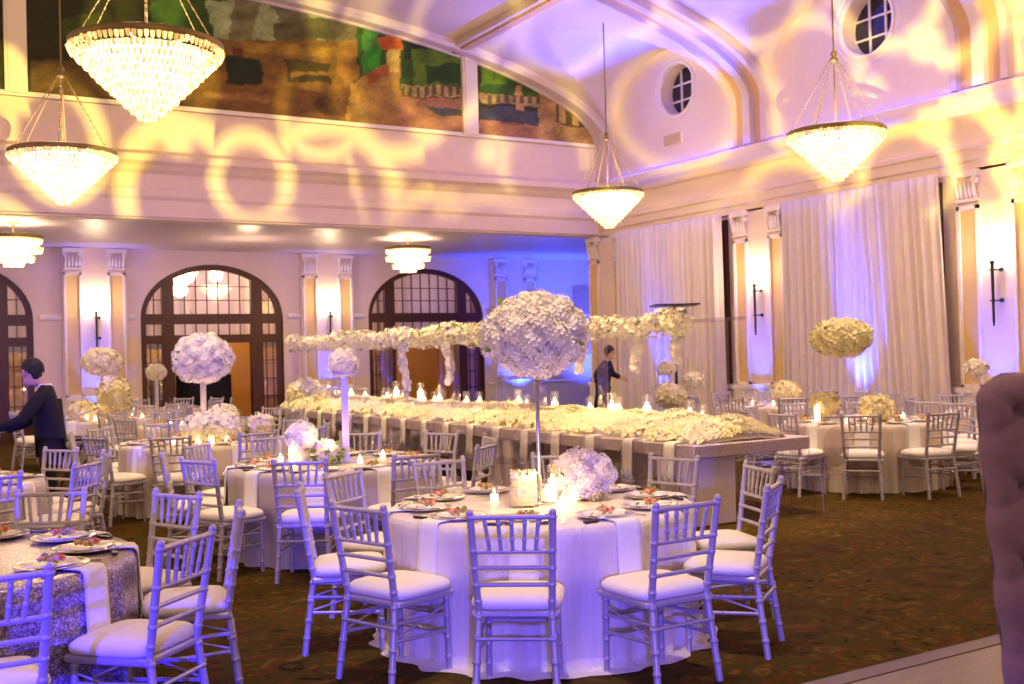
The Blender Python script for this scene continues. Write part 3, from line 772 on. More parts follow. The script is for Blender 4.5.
# ------------------------------------------------------------------ tables
class Tab: pass
SEATN={}
def seatname(b):
    b%=360
    names=[(0,'far'),(36,'far right'),(72,'right far'),(108,'right near'),(144,'near right'),(180,'near'),(216,'near left'),(252,'left near'),(288,'left far'),(324,'far left')]
    return min(names,key=lambda n:min(abs(n[0]-b),360-abs(n[0]-b)))[1]
SEATTXT={'far':'at the far side','far right':'at the far right','right far':'at the right, rear','right near':'at the right, front','near right':'at the near right',
 'near':'at the near side','near left':'at the near left','left near':'at the left, front','left far':'at the left, rear','far left':'at the far left'}
def cloth(cx,cy,mt,lab,seed,amp=.05,puddle=0.):
    rnd=random.Random(seed); mb=MB(); n=180; Rt=.925; H=.765; vs=[];fs=[]
    fr=[(rnd.randint(12,34),rnd.uniform(0,6.28),rnd.uniform(.3,1)) for _ in range(5)]
    def fold(a): 
        v=sum(w*sin(k*a+p) for k,p,w in fr)/2.2; return v-.35*abs(sin(11*a+fr[0][1]))-.2
    rows=[(0.001,H,0),(.5,H,0),(Rt-.02,H,0),(Rt,H-.012,0)]+[(Rt+.012+.022*t,(H-.02)*(1-t)+.012,t) for t in (.05,.12,.2,.35,.5,.65,.8,.92,1)]
    if puddle: rows+=[(Rt+.08+puddle*.5,.012,1),(Rt+.08+puddle,.008,1.2)]
    for r_,z,t in rows:
        for k in range(n):
            a=2*pi*k/n; q=r_+amp*fold(a)*min(1,t*1.6)
            vs.append((cx+q*cos(a),cy+q*sin(a),z+(.008*fold(a*1.0+1) if t>1 else 0)))
    for i in range(len(rows)-1):
        for k in range(n): fs.append((i*n+k,i*n+(k+1)%n,(i+1)*n+(k+1)%n,(i+1)*n+k))
    mb.add(vs,fs,0,True); o=mb.build('tablecloth',M[mt]); o['category']='tablecloth'; o['label']=lab; o['group']='floor-length round tablecloths'
TABLE=empty('round_table',label='x',cat='table')
m=MB(); m.lathe([(0.001,.73),(.91,.73),(.915,.745),(.91,.755),(0.001,.755)],48); m.build('table_top',M['wood'],TABLE)
for k in range(4):
    a=pi/4+k*pi/2; m=MB(); m.tube([(.5*cos(a),.5*sin(a),.73),(.62*cos(a),.62*sin(a),0)],.018,8); m.build('leg',M['black'],TABLE)
# table ware prototypes
def proto(name,cat): return empty(name,label='x',cat=cat)
NAP=MB(); vs=[]; prof=[(-.13,.772),(-.04,.772),(-.008,.770),(.004,.757),(.008,.72),(.014,.60),(.020,.50),(.026,.385)]
for j,(y,z) in enumerate(prof):
    for i,x in enumerate((-.075,-.045,-.015,.015,.045,.075)): vs.append((x*(1+.08*j/7),y+.004*(i%2)*(1 if j>2 else 0),z+(.003 if j<3 else 0)))
NAP.add(vs,[(j*6+i,j*6+i+1,(j+1)*6+i+1,(j+1)*6+i) for j in range(7) for i in range(5)],0,True)
NAPO=NAP.build('napkin',M['linen']); NAPO['category']='napkin'; NAPO['label']='x'; s=NAPO.modifiers.new('thickness','SOLIDIFY'); s.thickness=.006; s.offset=1
CHG=MB(); CHG.lathe([(0.001,.004),(.10,.004),(.12,.008),(.158,.018),(.165,.020),(.165,.016),(.12,.002),(.10,0),(0.001,0)],32); CHO=CHG.build('charger_plate',M['chrome']); CHO['category']='plate'; CHO['label']='x'
SAL=proto('salad_plate','plate')
m=MB(); m.lathe([(0.001,.003),(.07,.003),(.085,.008),(.115,.016),(.12,.018),(.12,.014),(.085,.003),(.07,0),(0.001,0)],32); m.build('plate',M['china'],SAL)
rnd=random.Random(3); m=MB()
for _ in range(26):
    a=rnd.uniform(0,6.28); r_=rnd.uniform(0,.06); p=Vector((r_*cos(a),r_*sin(a),.01+rnd.uniform(0,.03))); d=Vector((rnd.uniform(-1,1),rnd.uniform(-1,1),rnd.uniform(0,.8))).normalized()*.026; u=d.orthogonal()*.5
    m.add([p,p+d*.5+u,p+d,p+d*.5-u],[(0,1,2,3)])
m.build('salad_leaves',M['salad'],SAL)
m=MB(); 
for _ in range(6): a=rnd.uniform(0,6.28); r_=rnd.uniform(.01,.05); m.sphere((r_*cos(a),r_*sin(a),.035),rnd.uniform(.016,.024),7,0,(1,1,.6))
m.build('salad_fruit',M['orange'],SAL)
for _ in range(2): a=rnd.uniform(0,6.28); m=MB(); m.sphere((.045*cos(a),.045*sin(a),.04),.013,7); m.build('tomato',M['red'],SAL)
GL=proto('wine_glass','glass')
m=MB(); m.lathe([(.0,.002),(.033,.002),(.033,.005),(.006,.008),(.004,.02),(.004,.085),(.012,.095)],14); m.build('stem',M['glass'],GL)
m=MB(); m.lathe([(.012,.095),(.034,.12),(.040,.15),(.036,.19),(.033,.205)],14); m.build('bowl',M['glass'],GL)
FK=proto('fork','cutlery'); m=MB(); m.box((-.006,-.09,0),(.006,.03,.003)); 
for x in (-.009,-.003,.003,.009): m.box((x-.0015,.04,0),(x+.0015,.09,.003))
m.box((-.011,.03,0),(.011,.04,.003)); m.build('fork_body',M['chrome'],FK)
KN=proto('menu_card','menu'); m=MB(); m.box((-.045,-.012,0),(.045,.012,.012)); m.build('card',M['black'],KN)
VOT=proto('votive_candle','candle'); m=MB(); m.lathe([(0.001,.002),(.028,.002),(.034,.07),(.030,.07),(.026,.008),(0.001,.008)],16); m.build('glass_cup',M['glass'],VOT)
m=MB(); m.lathe([(0.001,.05),(.024,.05),(.024,.008),(0.001,.008)],12); m.build('wax',M['wax'],VOT)
m=MB(); m.sphere((0,0,.064),.008,6,0,(1,1,2)); m.build('flame',M['flame'],VOT)
HUR=proto('pillar_candle','candle'); m=MB(); m.lathe([(0.001,.002),(.05,.002),(.05,.30),(.047,.30),(.047,.006),(0.001,.006)],20); m.build('glass_cylinder',M['glass'],HUR)
m=MB(); m.lathe([(0.001,.19),(.034,.19),(.036,.185),(.036,.008),(0.001,.008)],16); m.build('wax',M['wax'],HUR)
m=MB(); m.sphere((0,0,.208),.013,8,0,(1,1,1.8)); m.build('flame',M['flame'],HUR)

def inview(p,z=.6,mx=40):
    q=proj((p.x,p.y,z)); return q[2]>.5 and -mx<q[0]<1024+mx
TABS=[]
def round_table(px,d,phase,mt,name,full,seed,amp=.05,puddle=0.,latd=None,skip=()):
    c=G(px,d,.76) if latd is None else AX*d+RT*latd
    tn=name
    place(TABLE,(c.x,c.y,0),seed,'round banquet table hidden under '+('the cloth of '+tn),'round banquet tables')
    cloth(c.x,c.y,mt[0],mt[1],seed,amp,puddle)
    for k in range(10):
        b=phase+36*k; d_=AX*cos(R(b))+RT*sin(R(b)); sn=SEATTXT[seatname(b)]
        rr=random.Random(seed*100+k)
        p=c+d_*(1.16+rr.uniform(-.02,.02))
        if (k not in skip) and inview(p,.6,26): place(CHAIR,(p.x,p.y,0),face(-d_)+rr.uniform(-.05,.05),'silver chiavari chair '+sn+' of '+tn,'chairs at '+tn)
        e=c+d_*.925
        if inview(e,.7,5):
            place(NAPO,(e.x,e.y,0),face(d_),'white hanging napkin '+sn+' of '+tn,'napkins at '+tn)
            q=c+d_*.70; place(CHO,(q.x,q.y,.768),0,'silver charger plate '+sn+' of '+tn,'charger plates at '+tn)
            place(SAL,(q.x,q.y,.774),rr.uniform(0,6),'salad plate '+sn+' of '+tn,'salad plates at '+tn)
            t_=Vector((-d_.y,d_.x))
            q=c+d_*.52+t_*.14; place(GL,(q.x,q.y,.767),0,'wine glass '+sn+' of '+tn,'wine glasses at '+tn)
            if full:
                q=c+d_*.72+t_*.20; place(FK,(q.x,q.y,.768),face(d_),'silver fork '+sn+' of '+tn,'forks at '+tn)
                q=c+d_*.83-t_*.17; place(KN,(q.x,q.y,.768),face(d_)+.1,'black card case '+sn+' of '+tn,'card cases at '+tn)
    T=Tab(); T.c=c; TABS.append(T); return c
c1=round_table(540,6.62,187,('satin','pale satin floor-length cloth on the big front table'),'the big front table',True,11,.065,.06)
c0=round_table(0,5.15,179,('sequin','sparkling silver sequin cloth on the table at bottom left'),'the sequin table at bottom left',True,12,.03,0,-2.80)
c2=round_table(335,9.55,181,('greycloth','grey satin cloth on the table with the slim ball-topped flower stand'),'the grey table with the ball-topped stand',True,13,.05)
c3=round_table(205,12.5,178,('beige','pale beige cloth on the table with the low white flower dome'),'the table with the low white dome',False,14,.05)
c4=round_table(0,8.6,169,('greycloth','grey cloth on the table at the left edge behind the sequin table'),'the grey table at the left edge',False,15,.04,0,-4.75)
c5=round_table(204,16.0,175,('beige','pale cloth on the table under the tall white flower ball before the left arched door'),'the table under the pillar-borne flower ball',False,16,.05)
c6=round_table(103,18.3,190,('beige','pale cloth on the far left table under the yellow flower ball'),'the far left table with yellow flowers',False,17,.05)
c8=round_table(157,21.5,184,('beige','pale cloth on the farthest table, by the left arched door'),'the farthest table, by the left door',False,18,.05)
c9=round_table(862,13.0,198,('beige','pale pleated cloth on the table under the flat-topped flowers at right'),'the table with flat-topped flowers',False,19,.05)
c11=round_table(780,17.2,187,('beige','pale cloth on the table by the wall behind the end of the long table'),'the far right table by the wall',False,20,.05)
c10=round_table(1022,14.2,200,('beige','pale cloth on the table beyond the tufted chair'),'the table beyond the armchair',False,21,.05)
p=G(893,16.3); place(CHAIR,(p.x,p.y,0),2.4,'silver chiavari chair standing alone in blue light before the drapes','single chairs')

# centrepieces
def tallstand(c,base,zc,r,sq,lab,mt='flower',n=420,size=.04,stem='thin',seed=1,leaves=14,off=(0,0)):
    x,y=c.x+off[0],c.y+off[1]
    A=empty('tall_flower_arrangement',(x,y,base),seed*.7,lab,'flower arrangement','tall flower arrangements')
    h=zc-base-r*sq[2]*.8; m=MB()
    if stem=='thin': m.lathe([(0.001,0),(.09,0),(.09,.012),(.02,.02),(.013,.05),(.012,h*.5),(.014,h-.06),(.05,h)],16); mat_=M['chrome']
    elif stem=='glass': m.lathe([(.08,0),(.085,.01),(.03,.03),(.02,.1),(.03,h*.6),(.06,h)],16); mat_=M['glass']
    elif stem=='acrylic': m.box((-.03,-.03,0),(.03,.03,h)); m.box((-.09,-.09,0),(.09,.09,.012)); m.box((-.10,-.10,h),(.10,.10,h+.012)); mat_=M['silver']
    else: m.lathe([(0.001,0),(.08,0),(.02,.02),(.02,h-.04),(.06,h)],12); mat_=M['gold']
    m.build('stand',mat_,A)
    flowerball(A,(0,0,zc-base),r,sq,n,size,mt,-1,seed,leaves)
    return A
TT=.768
tallstand(c1,TT,1.80,.295,(1,1,.76),'big white flower ball on a thin silver stand at the centre of the front table',n=2600,size=.019,seed=3,leaves=8)
tallstand(c2,TT,1.64,.125,(1,1,1),'small cream flower ball on a square silver pillar, second row',mt='flowerw',n=260,size=.022,stem='acrylic',seed=4,leaves=0,off=(RT*.10)[:])
tallstand(c5,TT,1.74,.39,(1,1,.85),'large white flower ball on a pillar in front of the left arched door','flower',1200,.036,'acrylic',5,14)
tallstand(c6,TT,1.73,.29,(1,1,.7),'yellow-cream flower ball on a gold stand below the left sconce','flowery',800,.034,'gold',6,14)
tallstand(c8,TT,1.50,.18,(1,1,.75),'small white flower drum on a pale pillar at the left arched door','flower',420,.032,'acrylic',7,0)
tallstand(c9,TT,1.77,.32,(1,1,.58),'wide flat-topped cream flowers on a clear vase before the drapes','flowery',1100,.034,'glass',8,34,off=(RT*-.22)[:])
def lowdome(c,dx,dy,r,lab,mt='flower',n=300,size=.03,h=.12,seed=1,leaves=6,sq=(1,1,.8),vase='glass'):
    x,y=c.x+RT.x*dx+AX.x*dy,c.y+RT.y*dx+AX.y*dy
    A=empty('low_flower_arrangement',(x,y,TT),seed,lab,'flower arrangement','low flower arrangements')
    m=MB(); m.lathe([(0.001,0),(.06,0),(.07,.01),(.075,h),(.068,h),(.06,.012),(0.001,.012)],18); m.build('vase',M['china'] if vase=='white' else M[vase],A)
    flowerball(A,(0,0,h+r*sq[2]*.55),r,sq,n,size,mt,-1,seed,leaves)
lowdome(c1,.28,.15,.185,'low dome of white flowers to the right of the thin silver stand',n=1200,size=.014,h=.06,seed=21,leaves=3)
# square flower vase on front table
A=empty('square_vase',( (c1-RT*.10-AX*.10).x,(c1-RT*.10-AX*.10).y,TT),-YAW,'square glass vase packed with cream flowers, left of the thin silver stand','vase')
m=MB(); m.box((-.085,-.085,0),(.085,.085,.008)); 
for a,b in (((-.085,-.085,0),(.085,-.08,.21)),((-.085,.08,0),(.085,.085,.21)),((-.085,-.085,0),(-.08,.085,.21)),((.08,-.085,0),(.085,.085,.21))): m.box(a,b)
m.build('glass',M['glass'],A)
m=MB(); m.box((-.07,-.07,.01),(.07,.07,.19),1); rr=random.Random(5); pts=[]
for z in range(8):
    for k in range(28):
        a=2*pi*k/28; e=.35; c_,s_=cos(a),sin(a); pts.append((Vector((.072*abs(c_)**e*(1 if c_>0 else -1),.072*abs(s_)**e*(1 if s_>0 else -1),.02+z*.025)),(c_,s_,.2)))
for k in range(50): pts.append((Vector((rr.uniform(-.07,.07),rr.uniform(-.07,.07),.205)),(0,0,1)))
blooms(m,pts,.016,rr); m.build('blossoms',[M['flowerw'],M['core']],A)
lowdome(c2,-.27,-.10,.13,'round cream flower ball in a white vase left of the slim pillar stand','flowerw',320,.024,.16,22,0,(1,1,1),'white')
lowdome(c2,-.03,-.18,.11,'loose white orchids with green leaves beside the slim pillar stand','flower',90,.035,.06,23,26,(.8,.8,.8))
lowdome(c3,.12,-.1,.30,'low wide dome of white flowers with glowing votives in front of it','flowerw',420,.045,.06,24,2,(1,1,.5))
lowdome(c3,.62,.1,.14,'small yellow-green posy at the right of the low white dome','flowery',160,.04,.10,25,16,(1,1,.8))
lowdome(c6,.30,-.3,.26,'low white and green flowers right of the gold stand','flowery',240,.05,.25,26,20,(1,1,1.1))
lowdome(c6,-.2,-.4,.2,'low cream flowers just left of the gold stand','flowery',200,.05,.08,27,6,(1,1,.7))
lowdome(c9,.10,-.25,.17,'rounded cream flower dome in the middle of the right table','flowery',260,.035,.08,28,2,(1,1,.8))
lowdome(c9,-.42,.1,.16,'small cream posy at the left of the right table','flowery',220,.035,.14,29,4,(1,1,.8))
lowdome(c11,.1,0,.2,'low cream flowers on the far right table by the wall','flowery',220,.045,.1,30,4,(1,1,.8))
lowdome(c5,.35,-.2,.18,'low cream flowers beside the pillar of the tall white ball','flowerw',200,.045,.08,31,4,(1,1,.7))
lowdome(c4,.35,-.1,.16,'low yellow-green flowers on the left edge table','flowery',200,.04,.06,32,20,(1,1,.7))
lowdome(c10,-.5,.2,.13,'pale flowers on the table beyond the tufted chair','flower',160,.04,.5,33,4,(1,1,.8))
# brown-gold posy on the sequin table
lowdome(c0,.10,-.05,.10,'small bronze and gold posy on the sequin table','flowery',110,.03,.08,34,18,(1,1,.8),'gold')
VS=[(c1,[(.14,-.12),(.20,-.02),(-.28,.1),(.05,.28),(.12,-.30)],'the big front table'),(c0,[(-.05,-.15),(.28,.05),(.1,.25)],'the sequin table at bottom left'),
    (c2,[(-.30,-.35),(.25,-.2),(-.5,.1),(.4,.2)],'the grey table with the ball-topped stand'),(c3,[(-.1,-.42),(.05,-.45),(.2,-.42),(.35,-.35),(-.25,-.35)],'the table with the low white dome'),
    (c4,[(.5,.2),(.2,.3),(.5,-.2)],'the grey table at the left edge'),(c5,[(-.4,-.3),(-.2,-.4),(.1,-.45),(.6,-.2)],'the table under the pillar-borne flower ball'),
    (c6,[(-.7,-.2),(-.55,-.35),(-.45,-.1),(-.05,-.55),(.1,-.6),(.6,-.3),(.7,-.1)],'the far left table with yellow flowers'),(c8,[(-.3,-.4),(.3,-.4),(.5,-.2)],'the farthest table, by the left door'),
    (c9,[(-.3,-.4),(-.1,-.45),(.35,-.4),(-.6,-.2),(.5,.0)],'the table with flat-topped flowers'),(c11,[(-.5,-.3),(-.2,-.4),(.4,-.4),(.6,-.1)],'the far right table by the wall')]
VORD=['leftmost','second','third','fourth','fifth','sixth','seventh']
for c,L_,tn in VS:
    for k_,(dx,dy) in enumerate(sorted(L_)):
        q=c+RT*dx+AX*dy; place(VOT,(q.x,q.y,TT),0,'lit votive, '+('leftmost' if k_==0 else VORD[k_]+' from left')+', on '+tn,'votives on '+tn)
def hur(c,dx,dy,lab,grp,z=TT,s=1):
    q=c+RT*dx+AX*dy; place(HUR,(q.x,q.y,z),0,lab,grp,s)
hur(c2,-.33,-.22,'lit pillar candle in a glass cylinder left on the table with the ball-topped stand','pillar candles on round tables',s=.8)
hur(c1,.08,.02,'lit pillar candle in a glass cylinder beside the square flower vase','pillar candles on round tables',s=.75)
hur(c9,-.55,-.05,'lit pillar candle in a glass cylinder at the left of the right table','pillar candles on round tables',s=.9)

for c_ in (c1,c2,c3,c5,c6,c9): point((c_.x-AX.x*.25,c_.y-AX.y*.25,1.0),(1,.62,.22),2.2,.05)
# ------------------------------------------------------------------ long head table
XA,XB_,YA,YE=6.6,8.1,7.75,19.8
LT=empty('long_head_table',((XA+XB_)/2,YA,0),0,'long glittering silver head table carrying a deep runner of cream flowers','table')
m=MB(); m.rbox((-.75,0,.655),(.75,YE-YA,.78),.008); m.build('table_top',M['glitter'],LT)
for x0,x1,y in ((-.71,-.14,.12),(-.71,-.14,3.4),(-.71,-.14,6.8),(-.71,-.14,10.6),(.15,.6,2.2),(.15,.6,6.0),(.15,.6,10.2)):
    m=MB(); m.rbox((x0,y,0),(x1,y+.45,.655),.006); m.build('pedestal',M['satin'],LT)
rnd=random.Random(9)
m=MB(); pts=[]
def runh(u,y):
    e=min(1,(y-YA-.05)/.35)*min(1,(YE-y)/.3); e=max(0,e)**.5
    return e*sqrt(max(0,1-abs(u)**2.6))*(.19+.07*noise.noise(Vector((u*1.5,y*2.0,0)))+.05*noise.noise(Vector((u*4,y*4.5,4))))
def runx(u,y): return 7.28+u*(.56+.06*noise.noise(Vector((y*1.7,2.2,0))))
for i in range(11500):
    y=YA+.08+(YE-YA-.15)*rnd.random()**1.3; u=rnd.uniform(-1,1)
    pts.append((Vector((runx(u,y),y,.785+runh(u,y))),(u*.9,-.15,.75)))
blooms(m,pts,.040,rnd)
vs=[];fs=[]; NU=14
ys=[YA+.06+(YE-YA-.12)*k/160 for k in range(161)]
for y in ys:
    for j in range(NU+1):
        u=-1+2*j/NU; vs.append((runx(u*.96,y),y,.765+runh(u,y)))
for k in range(160):
    for j in range(NU): a=k*(NU+1)+j; fs.append((a,a+1,a+NU+2,a+NU+1))
m.add(vs,fs,1,True)
RUN=m.build('flower_runner',[M['flowerw'],M['core']]); tag(RUN,'deep runner of cream blossoms along the whole head table','flower runner')
# round clumps on the far end
for (y,r_,z,lab) in ((19.4,.30,1.02,'rounded cream flower mound at the far end of the head table'),(18.2,.2,.95,'smaller cream flower mound near the far end of the head table')):
    A=empty('flower_mound',(7.1,y,.86),0,lab,'flower arrangement'); flowerball(A,(0,0,z-.86),r_,(1,1,.9),260,.05,'flowerw',-1,int(y*3),0)
def ghost():
    Gc=empty('ghost_chair',label='x',cat='chair')
    for sx in (-1,1):
        for sy in (-1,1):
            m=MB(); m.tube([(sx*.17,sy*.17,.44),(sx*.185,sy*.19+(-.02 if sy<0 else 0),0)],[.018,.012],8); m.build('leg',M['acrylic'],Gc)
    m=MB(); m.rbox((-.21,-.20,.43),(.21,.21,.455),.01); m.build('seat',M['acrylic'],Gc)
    m=MB(); n=24; vs=[]; 
    for k in range(n): a=2*pi*k/n; vs.append((.19*cos(a),-.22-.02*sin(a)*0,.71+.20*sin(a)))
    for k in range(n): a=2*pi*k/n; vs.append((.19*cos(a),-.235,.71+.20*sin(a)))
    m.add(vs,[tuple(range(n)),tuple(reversed(range(n,2*n)))]+[(k,n+k,n+(k+1)%n,(k+1)%n) for k in range(n)])
    m.tube([(-.19,-.2,.45),(-.19,-.225,.70)],.012,6); m.tube([(.19,-.2,.45),(.19,-.225,.70)],.012,6); m.build('backrest',M['acrylic'],Gc)
    return Gc
GH=ghost()
k=0; y=YA+.35
ords=['nearest','second','third','fourth','fifth','sixth','seventh','eighth','ninth','tenth','eleventh','twelfth','thirteenth','fourteenth','fifteenth','sixteenth','seventeenth','eighteenth']
while y<YE-.3 and k<18:
    if k<12: 
        place(GH,(XA-.22,y,0),R(-90),'clear acrylic chair, %s from the near end on the left side of the head table'%ords[k],'clear acrylic chairs')
    place(NAPO,(XA-.005,y,.015),R(90),'white napkin hanging over the head table edge, %s from the near end'%ords[k],'napkins along the head table')
    y+=.66; k+=1
place(GH,(7.95,7.52,0),0.1,'clear acrylic chair standing at the near end of the head table','clear acrylic chairs')
for j,y in enumerate((8.4,9.1,9.8,10.6)): place(GH,(XB_+.25,y,0),R(90),'clear acrylic chair, %s from the near end on the right side of the head table'%ords[j],'clear acrylic chairs')
# candles along the runner
rnd=random.Random(31)
ords+=['nineteenth','twentieth','twenty-first','twenty-second','twenty-third','twenty-fourth']
cand=[(702,-.12),(690,.0),(647,.04),(619,-.02),(612,.05),(590,.0),(555,.05),(527,-.05),(519,.06),(480,0),(467,.0),(440,.04),(435,-.05),(424,.0),(421,.12),(403,-.02),(397,.14),(388,.03),(366,.0),(352,.06),(345,.02),(330,0),(321,.05),(283,.1)]
for j,(px,dz) in enumerate(cand):
    a=YAW+atan((px-512-2)/FPX); X=7.55+rnd.uniform(-.1,.15); Y=min(X/tan(a),19.7)
    place(HUR,(X,Y,.80+max(0,dz)*.6),0,'lit pillar candle, %s from the near end of the cream flower runner'%ords[j],'pillar candles along the head table',1.15+max(-.2,dz)*1.2)
# acrylic canopy frame
FR=empty('canopy_frame',(7.5,8.8,.78),0,'long clear frame of posts and beams standing on the head table','frame')
py_=[0,2.2,4.4,6.6,8.8,10.8]
for yy in py_:
    for xx in (-.5,.42):
        if xx<0 and yy==0: continue
        m=MB(); w=.05; m.box((xx-w,yy-w,0),(xx+w,yy+w,1.20)); m.build('post',M['acrylic'],FR)
for xx in (-.5,.42):
    m=MB(); m.box((xx-.035,-.35 if xx>0 else 2.0,1.19),(xx+.035,10.9,1.23)); m.build('beam',M['silver'] if 0 else M['acrylic'],FR)
for yy in py_[1:]:
    m=MB(); m.box((-.5,yy-.02,1.195),(.42,yy+.02,1.225)); m.build('beam',M['acrylic'],FR)
# garlands on the beams
def garland(xx,y0,y1,seed,lab,dens=260):
    rnd=random.Random(seed); m=MB(); pts=[]; n=int((y1-y0)*dens)
    for i in range(n):
        y=rnd.uniform(y0,y1); th=.10+.10*max(0,noise.noise(Vector((y*1.3,seed,0)))+.35); a=rnd.uniform(0,6.28); r_=th*sqrt(rnd.random())
        pts.append((Vector((xx+r_*cos(a)*1.1,y,1.97+.05*noise.noise(Vector((y*1.7,seed,5)))+r_*sin(a))),(cos(a),0,sin(a))))
    blooms(m,pts,.042,rnd); rnd2=random.Random(seed+1)
    for i in range(int(n/14)):
        p=pts[i*13][0]; d=Vector((rnd2.uniform(-1,1),rnd2.uniform(-1,1),rnd2.uniform(-.5,1))).normalized()*.09; u=d.orthogonal()*.3
        m.add([p,p+d*.5+u,p+d,p+d*.5-u],[(0,1,2,3)],1)
    o=m.build('flower_garland',[M['flowerw'],M['leaf']]); tag(o,lab,'garland')
garland(7.92,9.4,19.8,1,'cream flower garland wound along the rear beam of the canopy frame')
garland(7.0,11.0,19.8,2,'cream flower garland wound along the front beam of the canopy frame')
def strand(x,y,l,seed,lab):
    rnd=random.Random(seed); m=MB(); pts=[]
    for i in range(int(l*190)):
        t=rnd.random(); r_=.075*(1-.5*t)*sqrt(rnd.random()); a=rnd.uniform(0,6.28); pts.append((Vector((x+r_*cos(a)+.03*sin(t*7+seed),y+r_*sin(a),1.93-l*t)),(cos(a),sin(a),.1)))
    blooms(m,pts,.042,rnd); tag(m.build('hanging_blossoms',M['flowerw']),lab,'flower strand','hanging blossom strands')
for k,(px,X,l) in enumerate(((404,7.0,.85),(448,7.92,.7),(580,7.9,.5),(636,7.9,.5),(676,7.95,.40))):
    a=YAW+atan((px-512)/FPX); strand(X,X/tan(a),l,40+k,['strand of blossoms hanging down a post in front of the right arched door','strand of blossoms hanging at the right side of the right arched door','strand of blossoms hanging left of the distant man','short strand of blossoms hanging right of the distant man','shortest strand of blossoms, near the right end of the frame'][k])
# tall lamp-like stand with square plate behind the frame
p=G(675,17.5,2.0); A=empty('plate_stand',(p.x,p.y,0),-YAW,'tall dark stand with a flat square top plate and flowers under it','stand')
m=MB(); m.box((-.02,-.02,0),(.02,.02,2.38)); m.box((-.2,-.2,0),(.2,.2,.02)); m.build('pole',M['black'],A)
m=MB(); m.box((-.36,-.36,2.38),(.36,.36,2.405)); m.build('top_plate',M['black'],A)
flowerball(A,(-.02,0,2.14),.19,(1.25,1,.9),120,.075,'flowerw',-1,77,12)
for (dx,z,r_) in ((-.2,1.38,.12),(.22,1.18,.15),(-.15,.95,.25)):
    A2=empty('flower_cluster',(p.x+RT.x*dx-AX.x*.3,p.y+RT.y*dx-AX.y*.3,z),0,'cream flower cluster on a thin stem %s the dark plate stand'%('low beside' if z<1 else 'just left of' if dx<0 else 'just right of'),'flower arrangement')
    m=MB(); m.tube([(0,0,-z),(0,0,0)],.008,6); m.build('stem',M['glass'],A2); flowerball(A2,(0,0,0),r_,(1,1,.7),90,.06,'flowerw',-1,int(z*50),2)

# tray stand at left
p=G(73,13.0,.6); A=empty('tray_stand',(p.x,p.y,0),-YAW,'folding waiter tray stand with crossed legs near the man at left','tray stand')
for s in (-1,1):
    m=MB(); 
    for yy in (-.2,.2): m.tube([(-.22*s,yy,0),(.22*s,yy,.78)],.013,8)
    m.tube([(.22*s,-.2,.78),(.22*s,.2,.78)],.013,8); m.tube([(-.2*s,-.2,.05),(-.2*s,.2,.05)],.01,8); m.build('leg_pair',M['black'],A)
m=MB()
for yy in (-.12,.12): m.box((-.22,yy-.03,.78),(.22,yy+.03,.785))
m.build('strap',M['black'],A)
m=MB(); m.lathe([(0.001,.80),(.30,.80),(.32,.825),(.31,.825),(.295,.81),(0.001,.81)],28); o=m.build('serving_tray',M['black']); o.location=(p.x,p.y,-.008); tag(o,'dark oval serving tray resting on the folding stand','tray')
# black equipment in the left doorway
for (x,y,w,h,nm,lab) in ((6.95,YB+1.2,1.0,1.35,'draped_cabinet','black draped cabinet standing behind the left arched door, on its right'),(6.0,YB+1.5,.55,1.65,'loudspeaker','tall black loudspeaker behind the left arched door, on its left')):
    A=empty(nm,(x+.3,y,0),0,lab,nm.replace('_',' ')); m=MB()
    if nm=='loudspeaker':
        m.rbox((-w/2,-.25,0),(w/2,.25,h),.02); m.build('cabinet',M['blackcloth'],A)
        for z,r_ in ((.5,.2),(1.1,.16)): q=MB(); q.tube([(0,-.25,z),(0,-.27,z)],[r_,r_*.9],20); q.build('grille',M['black'],A)
    else:
        vs=[];n=80
        for z in (0,h*.5,h):
            for k in range(n):
                a=2*pi*k/n; e=.3; c_,s_=cos(a),sin(a); rr=1+.03*sin(k*1.9)*(1-z/h)
                vs.append((w*.62*abs(c_)**e*(1 if c_>0 else -1)*rr,.4*abs(s_)**e*(1 if s_>0 else -1)*rr,z))
        m.add(vs,[(i*n+k,i*n+(k+1)%n,(i+1)*n+(k+1)%n,(i+1)*n+k) for i in range(2) for k in range(n)]+[tuple(range(2*n,3*n))]); m.build('drape_skirt',M['blackcloth'],A)

# ------------------------------------------------------------------ tufted chair, lower right
p=AX*2.85+RT*1.748
T=empty('tufted_armchair',(p.x,p.y,.0),-YAW,'tall tufted purple armchair partly seen at the right edge','armchair')
def tuft_panel(w,h,z0,y0,yt):
    nx,nz=70,110; vs=[];fs=[]
    for j in range(nz+1):
        for i in range(nx+1):
            u=i/nx*2-1; v=j/nz
            wid=w/2*(1-.10*(1-v)**1.5)*(1-.16*max(0,(v-.93)/.07)**2.2); x=u*wid; z=z0+h*v
            # rounded border
            e=min(1,(1-abs(u))*5)*1.0; e2=min(1,(1-v)*8); bul=sqrt(max(0,1-(1-e)**2))*sqrt(max(0,1-(1-e2)**2))
            # diamond tufts
            gx=(x+.40)/.22; gz=(z-1.50)/.20; a=gx+gz; b=gx-gz
            da=abs((a%1)-.5)*2; db=abs((b%1)-.5)*2   # 1 at lines
            cr=max(da**6,db**6); pit=(da**3)*(db**3)
            d=.10*bul-.022*cr*bul-.085*pit*bul
            edge=.012*(sin(z*2*pi/.19)) if abs(u)>.9 else 0
            vs.append((x-(.004*sin(z*2*pi/.19))*(abs(u)**8)*(1 if u<0 else -1),y0-d+yt*v,z+0))
    N=nx+1; fs=[(j*N+i,j*N+i+1,(j+1)*N+i+1,(j+1)*N+i) for j in range(nz) for i in range(nx)]
    return vs,fs
vs,fs=tuft_panel(.98,1.20,.40,0,.10)
m=MB(); m.add(vs,fs,0,True)
